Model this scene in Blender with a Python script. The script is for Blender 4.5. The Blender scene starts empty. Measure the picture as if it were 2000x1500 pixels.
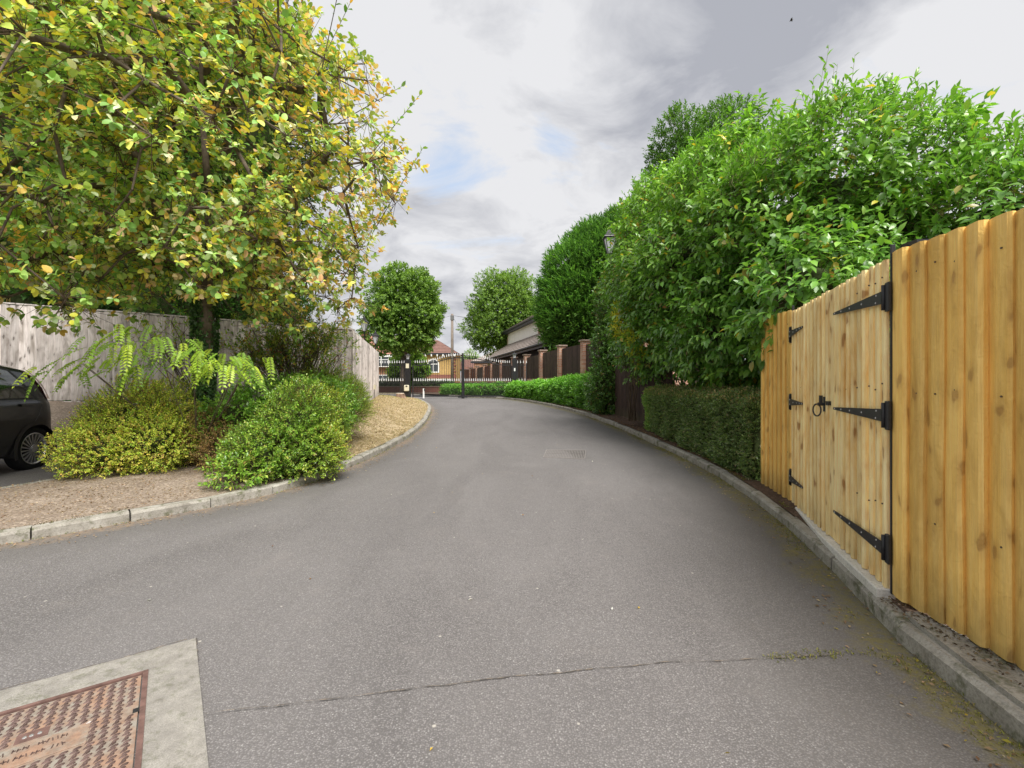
import bpy, bmesh, math, random
import numpy as np
from mathutils import Vector, Matrix
from mathutils.geometry import delaunay_2d_cdt
random.seed(7)
rs = np.random.RandomState(11)
R = math.radians
sc = bpy.context.scene
COL = sc.collection
EYE = 1.25

# ------------------------------------------------------------------ camera
cam = bpy.data.cameras.new('camera'); cam.lens = 16.2; cam.sensor_width = 36; cam.clip_end = 900; cam.clip_start = .05
co = bpy.data.objects.new('camera', cam); COL.objects.link(co)
co.location = (0, 0, EYE); co.rotation_euler = (R(90), 0, 0)
sc.camera = co

# ------------------------------------------------------------------ world, sun, exposure
SUN_EL, SUN_AZ_V = R(56), Vector((.50, -.866))        # horizontal direction towards the sun
SUN_STRENGTH, SKY_STRENGTH = 3.6, .1
CLOUD_BRIGHT, CLOUD_DARK = (4.8, 4.82, 4.95), (2.6, 2.68, 2.98)
sc.view_settings.view_transform = 'Standard'; sc.view_settings.look = 'None'
sc.view_settings.exposure = 0.78; sc.view_settings.gamma = 1; sc.view_settings.use_curve_mapping = False
w = bpy.data.worlds.new('World'); sc.world = w; w.use_nodes = True
nt = w.node_tree; nt.nodes.clear()
def N(t, **k):
    n = nt.nodes.new(t)
    for a, b in k.items(): setattr(n, a, b)
    return n
def VM(op, a, b=None):
    n = N('ShaderNodeVectorMath', operation=op)
    for i, v in enumerate((a, b)):
        if v is None: continue
        if isinstance(v, (tuple, Vector)): n.inputs[i].default_value = v
        else: nt.links.new(v, n.inputs[i])
    return n.outputs['Value'] if op in ('LENGTH', 'DOT_PRODUCT', 'DISTANCE') else n.outputs[0]
def MA(op, a, b=0.0, c=None, clamp=False):
    n = N('ShaderNodeMath', operation=op, use_clamp=clamp)
    for i, v in enumerate((a, b, c)):
        if v is None: continue
        if isinstance(v, (int, float)): n.inputs[i].default_value = v
        else: nt.links.new(v, n.inputs[i])
    return n.outputs[0]
out = N('ShaderNodeOutputWorld'); bg = N('ShaderNodeBackground'); bg.inputs[1].default_value = SKY_STRENGTH
sky = N('ShaderNodeTexSky', sky_type='NISHITA'); sky.sun_disc = False; sky.sun_elevation = SUN_EL
sky.sun_rotation = math.atan2(SUN_AZ_V.x, SUN_AZ_V.y); sky.dust_density = 2.0
tc = N('ShaderNodeTexCoord'); D = VM('NORMALIZE', tc.outputs['Generated'])
sep = N('ShaderNodeSeparateXYZ'); nt.links.new(D, sep.inputs[0])
den = MA('ADD', MA('MAXIMUM', sep.outputs[2], 0.0), .24)
comb = N('ShaderNodeCombineXYZ')
nt.links.new(MA('DIVIDE', sep.outputs[0], den), comb.inputs[0]); nt.links.new(MA('DIVIDE', sep.outputs[1], den), comb.inputs[1])
def cnoise(scale, detail, off=(0, 0, 0), stretch=(1, 1, 1), dist=0.0, rough=.55, rz=0):
    m = N('ShaderNodeMapping'); m.inputs['Location'].default_value = off; m.inputs['Scale'].default_value = stretch
    m.inputs['Rotation'].default_value = (0, 0, rz)
    nt.links.new(comb.outputs[0], m.inputs[0])
    n = N('ShaderNodeTexNoise'); n.inputs['Scale'].default_value = scale; n.inputs['Detail'].default_value = detail
    n.inputs['Roughness'].default_value = rough; n.inputs['Distortion'].default_value = dist
    nt.links.new(m.outputs[0], n.inputs['Vector']); return n.outputs[0]
def pxdir(x, y):
    return Vector(((x - 1000) / 900, 1, (750 - y) / 900)).normalized()
def blob(x, y, s, amp):
    d = VM('DISTANCE', D, tuple(pxdir(x, y)))
    e = MA('EXPONENT', MA('MULTIPLY', MA('POWER', MA('DIVIDE', d, s), 2.0), -1.0))
    return MA('MULTIPLY', e, amp)
n1 = cnoise(.9, 7, (3.1, 1.7, 0), (1, 1.3, 1), .4, .58, .5)
n2 = cnoise(3.4, 8, (7.1, 2.7, 0), (1, 1.2, 1), .5, .6, .5)
dark = MA('ADD', MA('MULTIPLY', MA('SUBTRACT', n1, .5), 2.3), MA('MULTIPLY', MA('SUBTRACT', n2, .5), 2.4))
dark = MA('ADD', dark, .30)
for b in ((1000, 70, .17, .30), (1450, 120, .20, .42), (1250, 200, .12, .32), (1620, 30, .2, .30), (1950, 60, .12, .35), (640, 60, .15, .1),
          (1040, 500, .10, .22), (880, 590, .05, .25), (780, 210, .2, -.4), (1000, 290, .2, -.45), (1790, 130, .10, -.9), (1900, 210, .16, -.8), (1730, 10, .1, .2), (1060, 40, .07, -.2), (960, 500, .22, -.15)):
    dark = MA('ADD', dark, blob(*b))
dark = MA('MULTIPLY', dark, 1.0, clamp=True)
cm = N('ShaderNodeMix', data_type='RGBA'); nt.links.new(dark, cm.inputs[0])
cm.inputs[6].default_value = (*CLOUD_BRIGHT, 1); cm.inputs[7].default_value = (*CLOUD_DARK, 1)
n3 = cnoise(2.2, 7, (1.2, 9.1, 0), (1, 1.6, 1), .6, .62)
hole = MA('ADD', MA('MULTIPLY', MA('SUBTRACT', n3, .60), 4.0), 0.0)
for b in ((890, 290, .08, 1.1), (1080, 275, .06, .9), (840, 360, .07, .7), (700, 300, .1, .2), (1000, 330, .05, .2)):
    hole = MA('ADD', hole, blob(*b))
hole = MA('MULTIPLY', MA('SUBTRACT', hole, MA('MULTIPLY', dark, .7)), .75, clamp=True)
skyb = VM('MULTIPLY', sky.outputs[0], (.85, .85, .85))
skyb = VM('ADD', skyb, (1.5, 1.9, 2.4))       # thin high veil lit by the sun
hm = N('ShaderNodeMix', data_type='RGBA'); nt.links.new(hole, hm.inputs[0])
nt.links.new(cm.outputs[2], hm.inputs[6]); nt.links.new(skyb, hm.inputs[7])
nt.links.new(hm.outputs[2], bg.inputs[0]); nt.links.new(bg.outputs[0], out.inputs[0])
w.cycles.sampling_method = 'MANUAL'; w.cycles.sample_map_resolution = 512

sun = bpy.data.lights.new('sun', 'SUN'); sun.energy = SUN_STRENGTH; sun.angle = R(34); sun.color = (1, .96, .9)
so = bpy.data.objects.new('sun', sun); COL.objects.link(so)
sv = Vector((SUN_AZ_V.x * math.cos(SUN_EL), SUN_AZ_V.y * math.cos(SUN_EL), math.sin(SUN_EL)))
so.rotation_euler = sv.to_track_quat('Z', 'Y').to_euler(); so.location = (8, -4, 14)
sc.cycles.max_bounces = 7; sc.cycles.transparent_max_bounces = 6; sc.cycles.use_denoising = True

# ------------------------------------------------------------------ material helper
class Mat:
    def __init__(s, name):
        s.m = bpy.data.materials.new(name); s.m.use_nodes = True; s.t = s.m.node_tree; s.t.nodes.clear()
        s.out = s.n('ShaderNodeOutputMaterial'); s.p = s.n('ShaderNodeBsdfPrincipled'); s.l(s.p.outputs[0], s.out.inputs[0])
        s._tc = None
    def n(s, t, **k):
        n = s.t.nodes.new(t)
        for a, b in k.items(): setattr(n, a, b)
        return n
    def l(s, a, b): s.t.links.new(a, b)
    def put(s, inp, v):
        if v is None: return
        if isinstance(v, (int, float)): inp.default_value = v
        elif isinstance(v, (tuple, list)):
            inp.default_value = (*v, 1) if len(v) == 3 and len(inp.default_value) == 4 else v
        else: s.l(v, inp)
    def co(s, kind='Object', scale=(1, 1, 1), rnd=0.0, rot=(0, 0, 0)):
        t = s.n('ShaderNodeTexCoord'); v = t.outputs[kind]
        if rnd:
            oi = s.n('ShaderNodeObjectInfo'); a = s.n('ShaderNodeVectorMath', operation='SCALE')
            a.inputs[0].default_value = (rnd, rnd * .7, rnd * 1.3); s.l(oi.outputs['Random'], a.inputs['Scale'])
            b = s.n('ShaderNodeVectorMath', operation='ADD'); s.l(v, b.inputs[0]); s.l(a.outputs[0], b.inputs[1]); v = b.outputs[0]
        m = s.n('ShaderNodeMapping'); m.inputs['Scale'].default_value = scale; m.inputs['Rotation'].default_value = rot
        s.l(v, m.inputs[0]); return m.outputs[0]
    def noise(s, v, scale, detail=4, rough=.55, dist=0.0):
        n = s.n('ShaderNodeTexNoise'); s.l(v, n.inputs['Vector'])
        for k, x in (('Scale', scale), ('Detail', detail), ('Roughness', rough), ('Distortion', dist)): n.inputs[k].default_value = x
        return n.outputs[0]
    def voro(s, v, scale, feature='F1', out='Distance', rnd=1.0):
        n = s.n('ShaderNodeTexVoronoi', feature=feature); s.l(v, n.inputs['Vector']); n.inputs['Scale'].default_value = scale
        n.inputs['Randomness'].default_value = rnd
        return n.outputs[out]
    def ramp(s, f, stops, interp='LINEAR'):
        n = s.n('ShaderNodeValToRGB'); n.color_ramp.interpolation = interp; e = n.color_ramp.elements
        for i, (p, c) in enumerate(stops):
            if i >= len(e): e.new(p)
            e[i].position = p; e[i].color = (c, c, c, 1) if isinstance(c, (int, float)) else (*c, 1)
        s.l(f, n.inputs[0]); return n.outputs[0]
    def mix(s, f, a, b, mode='MIX'):
        n = s.n('ShaderNodeMix', data_type='RGBA', blend_type=mode); s.put(n.inputs[0], f); s.put(n.inputs[6], a); s.put(n.inputs[7], b); return n.outputs[2]
    def math(s, op, a, b=0.0, clamp=False):
        n = s.n('ShaderNodeMath', operation=op, use_clamp=clamp); s.put(n.inputs[0], a); s.put(n.inputs[1], b); return n.outputs[0]
    def attr(s, name):
        n = s.n('ShaderNodeAttribute'); n.attribute_name = name; return n
    def rnd(s): return s.n('ShaderNodeObjectInfo').outputs['Random']
    def bump(s, h, strength=.3, dist=.01):
        n = s.n('ShaderNodeBump'); n.inputs['Strength'].default_value = strength; n.inputs['Distance'].default_value = dist
        s.l(h, n.inputs['Height']); s.l(n.outputs[0], s.p.inputs['Normal'])
    def set(s, color=None, rough=None, spec=None, metal=None):
        s.put(s.p.inputs['Base Color'], color); s.put(s.p.inputs['Roughness'], rough)
        if spec is not None: s.p.inputs['Specular IOR Level'].default_value = spec
        if metal is not None: s.p.inputs['Metallic'].default_value = metal
        return s.m

def simple(name, col, rough=.6, metal=0, var=.12, scale=12, spec=.4):
    a = Mat(name); v = a.co('Object', rnd=5)
    n = a.noise(v, scale, 5, .6)
    c = a.mix(a.ramp(n, [(.3, 0.), (.7, 1.)]), tuple(x * (1 - var) for x in col), tuple(min(1, x * (1 + var)) for x in col))
    a.bump(a.noise(v, scale * 6, 3), .12, .004)
    return a.set(c, rough, spec, metal)

def wood(name, c1, c2, cd, knot, grey=0.0, rough=.75, objvar=.35, knots=.5, foot=0.0, lift=1.0):
    a = Mat(name); v = a.co('Object', (1, 1, 1), 31)
    st = a.co('Object', (22, 22, .9), 31)
    g = a.noise(st, 1.6, 6, .62, .6)
    fine = a.noise(a.co('Object', (140, 140, 3), 31), 1.5, 3, .6)
    big = a.noise(a.co('Object', (7, 7, 1.6), 31), 1.3, 4, .6, .8)
    c = a.mix(a.ramp(g, [(.3, 0.), (.68, 1.)]), c1, c2)
    c = a.mix(a.ramp(big, [(.45, 0.), (.72, .8)]), c, cd)
    c = a.mix(a.math('MULTIPLY', a.ramp(fine, [(.35, 1.), (.6, 0.)]), .35), c, cd)
    kv = a.co('Object', (11, 11, 4.6), 31); wv = a.n('ShaderNodeVectorMath', operation='ADD'); nz = a.n('ShaderNodeTexNoise'); a.l(kv, nz.inputs['Vector']); nz.inputs['Scale'].default_value = 1.1; a.l(kv, wv.inputs[0]); a.l(nz.outputs['Color'], wv.inputs[1])
    kd = a.voro(wv.outputs[0], 1.0)
    k = a.ramp(kd, [(.0, 1.), (.13, .95), (.19, .35), (.34, .10), (.5, 0.)])
    km = a.math('MULTIPLY', k, knots)
    c = a.mix(km, c, knot)
    r = a.rnd(); hs = a.n('ShaderNodeHueSaturation'); a.l(c, hs.inputs['Color'])
    a.l(a.math('ADD', a.math('MULTIPLY', r, objvar), lift - objvar * .5), hs.inputs['Value'])
    hs.inputs['Saturation'].default_value = 1 - grey; c = hs.outputs[0]
    if foot:
        sp = a.n('ShaderNodeSeparateXYZ'); a.l(a.co('Object'), sp.inputs[0])
        f = a.math('ADD', a.math('MULTIPLY', sp.outputs[2], -4.0), 1.1, True)
        f = a.math('MULTIPLY', a.math('MULTIPLY', f, a.noise(v, 6, 3)), foot * 1.4, True)
        c = a.mix(f, c, (.09, .085, .045))
    h = a.math('ADD', a.math('MULTIPLY', g, .8), a.math('MULTIPLY', fine, .4))
    h = a.math('SUBTRACT', h, a.math('MULTIPLY', k, .5)); h = a.math('ADD', h, a.math('MULTIPLY', a.noise(a.co('Object', (16, 16, 14), 31), 1.0, 3, .6, 1.2), 1.5))
    a.bump(h, .5, .009)
    return a.set(c, rough, .25)

def concrete(name, c1, c2, moss=0.4, sc_=6.0):
    a = Mat(name); v = a.co('Object', (1, 1, 1), 17)
    n = a.noise(v, sc_, 6, .65); f = a.noise(v, sc_ * 14, 4, .7)
    c = a.mix(a.ramp(n, [(.3, 0.), (.7, 1.)]), c1, c2)
    c = a.mix(a.math('MULTIPLY', a.ramp(f, [(.35, 1.), (.55, 0.)]), .5), c, tuple(x * .55 for x in c1))
    m = a.noise(v, sc_ * 1.7, 5, .7)
    c = a.mix(a.math('MULTIPLY', a.ramp(m, [(.52, 0.), (.66, 1.)]), moss), c, (.075, .085, .03))
    s = a.noise(v, sc_ * .8, 6, .75)
    c = a.mix(a.math('MULTIPLY', a.ramp(s, [(.55, 0.), (.7, 1.)]), moss * .8), c, (.10, .085, .065))
    a.bump(a.math('ADD', f, n), .5, .006)
    return a.set(c, .9, .2)

def leafmat(name, rough=.42, trans=.35, spec=.45, tint=(1.2, 1.3, .6)):
    a = Mat(name); c = a.attr('leaf_col').outputs['Color']
    a.set(c, rough, spec)
    tr = a.n('ShaderNodeBsdfTranslucent'); tc_ = a.mix(1.0, c, tint, 'MULTIPLY'); a.l(tc_, tr.inputs[0])
    ms = a.n('ShaderNodeMixShader'); ms.inputs[0].default_value = trans
    a.l(a.p.outputs[0], ms.inputs[1]); a.l(tr.outputs[0], ms.inputs[2]); a.l(ms.outputs[0], a.out.inputs[0])
    return a.m

def bricks(name, c1, c2, mortar, scale=1.0, axis='XZ'):
    a = Mat(name); t = a.n('ShaderNodeTexCoord'); sp = a.n('ShaderNodeSeparateXYZ'); a.l(t.outputs['Object'], sp.inputs[0])
    cb = a.n('ShaderNodeCombineXYZ'); a.l(a.math('ADD', sp.outputs[0], sp.outputs[1]), cb.inputs[0]); a.l(sp.outputs[2], cb.inputs[1])
    b = a.n('ShaderNodeTexBrick'); a.l(cb.outputs[0], b.inputs['Vector'])
    b.inputs['Scale'].default_value = scale; b.inputs['Brick Width'].default_value = .225; b.inputs['Row Height'].default_value = .075
    b.inputs['Mortar Size'].default_value = .01; b.inputs['Mortar Smooth'].default_value = .2; b.inputs['Bias'].default_value = 0
    b.inputs['Color1'].default_value = (*c1, 1); b.inputs['Color2'].default_value = (*c2, 1); b.inputs['Mortar'].default_value = (*mortar, 1)
    n = a.noise(a.co('Object'), 4, 5, .6); c = a.mix(a.ramp(n, [(.3, .0), (.7, .4)]), b.outputs[0], (.16, .09, .07))
    a.bump(b.outputs['Fac'], -.4, .008)
    return a.set(c, .88, .2)

LEAF = leafmat('leaf'); LEAFG = leafmat('glossy_leaf', .30, .30, .6); LEAFM = leafmat('matt_leaf', .55, .34, .3); LEAFW = leafmat('whitebeam_leaf', .5, .26, .4, (1.15, 1.0, .5)); STRAW = leafmat('dry_blade', .8, .25, .15)
BARK = simple('bark', (.13, .10, .075), .9, 0, .45, 14)
TWIG = simple('twig', (.12, .085, .055), .85, 0, .3, 20)
GREENSTEM = simple('green_stem', (.16, .17, .06), .7, 0, .3, 20)
FENCE_NEW = wood('golden_treated_timber', (.84, .52, .13), (.92, .64, .22), (.58, .34, .085), (.34, .17, .05), 0, .5, .34, .7, .5, 1.16)
GATE_NEW = wood('pale_treated_timber', (.88, .70, .34), (.93, .81, .48), (.68, .40, .12), (.30, .12, .03), 0, .55, .32, .8, .25, 1.16)
FENCE_OLD = wood('weathered_grey_timber', (.66, .58, .54), (.84, .78, .75), (.26, .215, .18), (.11, .085, .065), .1, .85, .55, .8, .35)
FENCE_BROWN = wood('dark_stained_timber', (.055, .036, .030), (.09, .058, .046), (.03, .02, .018), (.02, .014, .012), 0, .75, .6, .3, .7)
FENCE_DARK = wood('dark_wood_panel_timber', (.07, .047, .036), (.125, .087, .066), (.03, .021, .017), (.02, .014, .012), 0, .8, .6, .3)
FENCE_RED = wood('red_brown_panel_timber', (.11, .035, .02), (.16, .052, .03), (.06, .02, .015), (.03, .014, .012), 0, .7, .4, .3)
KERB = concrete('kerb_concrete', (.26, .24, .205), (.45, .43, .385), .8)
SLAB = concrete('pale_concrete', (.66, .64, .59), (.80, .78, .73), .12)
SURR = concrete('surround_concrete', (.23, .215, .195), (.37, .35, .315), .4, 14)
CAPST = concrete('cap_stone', (.26, .19, .155), (.36, .28, .23), .4)
BRICK = bricks('brick_multi', (.48, .19, .11), (.60, .36, .25), (.48, .43, .38))
BRICK_Y = bricks('brick_yellow', (.52, .32, .09), (.60, .39, .13), (.50, .38, .2))
BRICK_O = bricks('brick_orange', (.42, .17, .08), (.50, .24, .12), (.40, .30, .25))
BRICK_R = bricks('brick_red', (.20, .05, .035), (.25, .075, .05), (.2, .14, .12))
RENDER_W = simple('white_render', (.88, .84, .80), .9, 0, .05, 3)
WHITE = simple('white_paint', (.78, .78, .76), .5, 0, .04, 5)
CREAM = simple('cream_render', (.66, .60, .46), .9, 0, .06, 3)
BLACKM = simple('black_iron', (.022, .022, .025), .42, 0, .3, 30, .5)
BLACKP = simple('black_paint', (.018, .018, .02), .4, 0, .2, 10, .5)
SILVER = simple('silver_paint', (.72, .72, .72), .4, .2, .06, 20)
BEIGE = simple('beige_plastic', (.68, .63, .47), .5, 0, .05, 8)
FASCIA = simple('dark_fascia', (.035, .035, .045), .5, 0, .15, 8)
TILEG = simple('grey_brown_tiles', (.30, .255, .23), .85, 0, .22, 3)
TILEP = simple('pink_red_tiles', (.42, .20, .15), .85, 0, .2, 3)
TILEB = simple('brown_tiles', (.20, .11, .09), .85, 0, .2, 3)
RUST = simple('rusty_iron', (.17, .10, .085), .75, .25, .35, 25)
SCREW = simple('zinc_screw', (.55, .55, .55), .35, .7, .05, 20)
g_ = Mat('lantern_glass'); GLASS_L = g_.set((.60, .62, .64), .15, .5)
g_ = Mat('window_glass'); g_.p.inputs['Coat Weight'].default_value = .6; GLASS_D = g_.set((.025, .032, .035), .06, .8)
a = Mat('car_glass'); v = a.co('Object'); n = a.noise(v, 2.2, 3); a.p.inputs['Coat Weight'].default_value = 1.0
CARGLASS = a.set(a.mix(a.ramp(n, [(.45, 0.), (.6, 1.)]), (.018, .024, .02), (.10, .14, .11)), .05, .8)
a = Mat('car_paint'); a.p.inputs['Coat Weight'].default_value = .8; a.p.inputs['Coat Roughness'].default_value = .06
CARPAINT = a.set(a.mix(a.noise(a.co('Object'), 900, 1), (.012, .012, .014), (.035, .035, .039)), .38, .5, .3)
a = Mat('red_lens'); a.p.inputs['Coat Weight'].default_value = .8; REDLENS = a.set((.55, .008, .03), .15, .5)
TYRE = simple('tyre_rubber', (.018, .018, .019), .8, 0, .2, 40, .2)
ALLOY = simple('alloy', (.62, .62, .63), .28, .9, .05, 10)

NAIL = simple('nail_iron', (.12, .09, .07), .6, .4, .2, 20)
# asphalt
def asphalt():
    a = Mat('asphalt'); v = a.co('Object')
    ag = a.n('ShaderNodeTexVoronoi'); a.l(v, ag.inputs['Vector']); ag.inputs['Scale'].default_value = 140
    sp = a.n('ShaderNodeSeparateColor'); a.l(ag.outputs['Color'], sp.inputs[0])
    stone = a.ramp(sp.outputs[0], [(.0, (.14, .131, .131)), (.5, (.195, .183, .182)), (.94, (.262, .246, .243)), (.99, (.35, .337, .33))])
    grain = a.noise(v, 260, 2, .7)
    c = a.mix(a.ramp(ag.outputs['Distance'], [(.35, 0.), (.62, .85)]), stone, (.10, .093, .091))
    c = a.mix(a.ramp(grain, [(.3, .3), (.6, 0.)]), c, (.10, .094, .092))
    big = a.noise(v, .55, 5, .6); med = a.noise(v, 2.6, 6, .65)
    c = a.mix(a.ramp(big, [(.35, .18), (.62, 0.)]), c, (.14, .133, .132))
    c = a.mix(a.ramp(med, [(.55, 0.), (.75, .22)]), c, (.24, .215, .20))
    pt = a.noise(a.co('Object', (1, .35, 1)), 1.1, 5, .6, .8); c = a.mix(a.ramp(pt, [(.40, .0), (.62, .16)]), c, (.29, .275, .27))
    sp2 = a.noise(v, 7.5, 5, .75); c = a.mix(a.ramp(sp2, [(.64, 0.), (.74, .25)]), c, (.12, .11, .105))
    st2 = a.voro(v, 5.5); c = a.mix(a.ramp(st2, [(.0, .85), (.035, .6), (.05, 0.)]), c, (.50, .47, .42))
    e = a.attr('edge').outputs['Fac']; sd = a.attr('mossy').outputs['Fac']
    en = a.noise(v, 3.5, 6, .7); en2 = a.noise(v, 26, 4, .7)
    # darker band, then dirt and moss growing along the kerbs
    f = a.math('MULTIPLY', a.ramp(a.math('ADD', e, a.math('MULTIPLY', a.math('SUBTRACT', en, .5), .9)), [(.25, 1.), (1.1, 0.)]), .5)
    c = a.mix(f, c, (.11, .103, .095))
    f = a.ramp(a.math('ADD', a.math('MULTIPLY', e, 1.6), a.math('MULTIPLY', a.math('SUBTRACT', en, .5), 1.2)), [(.12, 1.), (.42, 0.)])
    f = a.math('MULTIPLY', f, a.ramp(en2, [(.38, .1), (.55, 1.)]))
    c = a.mix(a.math('MULTIPLY', f, .8), c, a.mix(sd, (.25, .185, .13), (.18, .155, .05)))
    a.bump(a.math('ADD', a.ramp(ag.outputs['Distance'], [(.0, 1.), (.6, 0.)]), a.math('MULTIPLY', grain, .4)), .55, .004)
    return a.set(c, .82, .35)
ASPHALT = asphalt()

def soilmat(name, c1, c2, c3):
    a = Mat(name); v = a.co('Object'); n = a.noise(v, 2.2, 6, .65); f = a.noise(v, 45, 5, .75); g = a.voro(v, 60, out='Color')
    sp = a.n('ShaderNodeSeparateColor'); a.l(g, sp.inputs[0])
    c = a.mix(a.ramp(n, [(.35, 0.), (.65, 1.)]), c1, c2); c = a.mix(a.ramp(f, [(.35, .8), (.6, 0.)]), c, c3)
    c = a.mix(a.ramp(sp.outputs[0], [(.8, 0.), (.95, .45)]), c, tuple(min(1, x * 1.7) for x in c2))
    a.bump(a.math('ADD', n, f), .7, .02); return a.set(c, .95, .15)
SOIL = soilmat('dry_soil', (.27, .21, .16), (.38, .31, .25), (.13, .10, .08))
SOILD = soilmat('dark_soil', (.10, .07, .05), (.17, .115, .085), (.045, .03, .025))
LAWN = soilmat('scorched_lawn', (.44, .35, .22), (.54, .44, .29), (.26, .19, .11))
GRASSG = soilmat('dull_grass', (.16, .16, .06), (.24, .22, .09), (.08, .09, .03))

# ------------------------------------------------------------------ object helpers
def props(o, label=None, cat=None, group=None, kind=None):
    if label: o['label'] = label
    if cat: o['category'] = cat
    if group: o['group'] = group
    if kind: o['kind'] = kind
    return o
def root(name, loc, label=None, cat=None, group=None, kind=None, rz=0):
    o = bpy.data.objects.new(name, None); COL.objects.link(o); o.location = loc; o.rotation_euler = (0, 0, rz)
    o.empty_display_size = .1
    return props(o, label, cat, group, kind)
def link(name, me, parent=None, mat=None, local=False):
    """geometry is in world coordinates unless local"""
    if mat is not None and not me.materials: me.materials.append(mat)
    o = bpy.data.objects.new(name, me); COL.objects.link(o)
    if parent is not None:
        o.parent = parent
        if not local:
            o.matrix_parent_inverse = wm(parent).inverted()
    return o
def wm(o):
    m = Matrix.LocRotScale(o.location, o.rotation_euler, o.scale)
    return (wm(o.parent) @ o.matrix_parent_inverse @ m) if o.parent else m
def mesh(name, vs, fs, smooth=False):
    me = bpy.data.meshes.new(name); me.from_pydata([tuple(v) for v in vs], [], fs)
    if smooth: me.polygons.foreach_set('use_smooth', [True] * len(me.polygons))
    me.update(); return me
def fastmesh(name, V, T):
    me = bpy.data.meshes.new(name); V = np.ascontiguousarray(V, np.float32); T = np.ascontiguousarray(T, np.int32)
    me.vertices.add(len(V)); me.vertices.foreach_set('co', V.ravel())
    me.loops.add(T.size); me.polygons.add(len(T))
    me.polygons.foreach_set('loop_start', np.arange(0, T.size, T.shape[1], dtype=np.int32))
    me.loops.foreach_set('vertex_index', T.ravel()); me.update(calc_edges=True); return me
class MB:
    def __init__(s): s.v = []; s.f = []
    def add(s, vs, fs):
        k = len(s.v); s.v += [tuple(v) for v in vs]; s.f += [tuple(i + k for i in f) for f in fs]
    def box(s, c, sz, rz=0, ax=None):
        hx, hy, hz = (x / 2 for x in sz); cr, sr = math.cos(rz), math.sin(rz); vs = []
        for dz in (-hz, hz):
            for dx, dy in ((-hx, -hy), (hx, -hy), (hx, hy), (-hx, hy)):
                vs.append((c[0] + dx * cr - dy * sr, c[1] + dx * sr + dy * cr, c[2] + dz))
        s.add(vs, [(0, 3, 2, 1), (4, 5, 6, 7), (0, 1, 5, 4), (1, 2, 6, 5), (2, 3, 7, 6), (3, 0, 4, 7)]); return s
    def prism(s, pts, e):
        n = len(pts); e = Vector(e); vs = [Vector(p) for p in pts] + [Vector(p) + e for p in pts]
        s.add(vs, [tuple(range(n))[::-1], tuple(range(n, 2 * n))] + [(i, (i + 1) % n, n + (i + 1) % n, n + i) for i in range(n)]); return s
    def tube(s, p0, p1, r0, r1=None, n=8, cap=True):
        r1 = r0 if r1 is None else r1; p0, p1 = Vector(p0), Vector(p1); d = (p1 - p0).normalized()
        u = d.orthogonal().normalized(); w_ = d.cross(u); vs = []
        for p, r in ((p0, r0), (p1, r1)):
            for i in range(n):
                t = 2 * math.pi * i / n; vs.append(p + (u * math.cos(t) + w_ * math.sin(t)) * r)
        fs = [(i, (i + 1) % n, n + (i + 1) % n, n + i) for i in range(n)]
        if cap: fs += [tuple(range(n))[::-1], tuple(range(n, 2 * n))]
        s.add(vs, fs); return s
    def lathe(s, c, prof, n=12, sq=False):
        vs = []; m = len(prof)
        for r, z in prof:
            for i in range(n):
                t = 2 * math.pi * (i + (.5 if sq else 0)) / n; vs.append((c[0] + r * math.cos(t), c[1] + r * math.sin(t), c[2] + z))
        fs = [(j * n + i, j * n + (i + 1) % n, (j + 1) * n + (i + 1) % n, (j + 1) * n + i) for j in range(m - 1) for i in range(n)]
        fs += [tuple(range(n))[::-1], tuple(range((m - 1) * n, m * n))]; s.add(vs, fs); return s
    def build(s, name, mat, parent=None, smooth=False, bevel=0, local=False):
        me = mesh(name, s.v, s.f, smooth)
        if bevel:
            bm = bmesh.new(); bm.from_mesh(me); bmesh.ops.recalc_face_normals(bm, faces=bm.faces)
            bmesh.ops.bevel(bm, geom=[e for e in bm.edges], offset=bevel, segments=1, affect='EDGES', clamp_overlap=True); bm.to_mesh(me); bm.free()
        return link(name, me, parent, mat, local)

# ------------------------------------------------------------------ terrain functions
def zr(y):
    y = np.asarray(y, float); return .028 * (np.clip(y, 3, 22.5) - 3)
def g(px, py, dz=0.0):
    """point of the road surface seen at a photograph position (set-out survey)"""
    k = (py - 750) / 900; Y = (EYE - dz + .084) / (k + .028)
    if Y < 3: Y = (EYE - dz) / k
    if Y > 22.5: Y = (EYE - dz - .546) / k
    return Vector((Y * (px - 1000) / 900, Y, float(zr(Y)) + dz))
def resample(pts, step):
    P = [Vector(p[:2]) for p in pts]; outp = [P[0]]; acc = 0
    for a_, b_ in zip(P, P[1:]):
        L = (b_ - a_).length; t = step - acc
        while t <= L: outp.append(a_.lerp(b_, t / L)); t += step
        acc = (acc + L) % step if L else acc
        acc = L - (t - step)
    return outp
def smoothline(pts, it=2):
    P = [Vector(p[:2]) for p in pts]
    for _ in range(it):
        Q = [P[0]]
        for a_, b_ in zip(P, P[1:]): Q += [a_.lerp(b_, .25), a_.lerp(b_, .75)]
        P = Q + [P[-1]]
    return P
kL = [g(*p) for p in ((0, 1065), (100, 1048), (200, 1030), (300, 1010), (400, 994), (480, 978), (560, 958), (620, 940), (680, 915), (740, 888), (790, 862), (820, 840), (836, 820), (843, 803), (841, 793), (826, 785))]
kL = [Vector((-5.6, 8.2, 0)), Vector((-5.35, 6.8, 0)), Vector((-5.25, 5.75, 0)), Vector((-5.5, 4.95, 0)), Vector((-6.1, 3.9, 0)), Vector((-6.25, 2.9, 0)), Vector((-5.9, 2.35, 0)), Vector((-5.2, 2.55, 0)), Vector((-4.5, 3.05, 0))] + kL + [Vector((-4.3, 21.2, 0)), Vector((-5.0, 22.2, 0))]
KL = smoothline(kL, 2)
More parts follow.
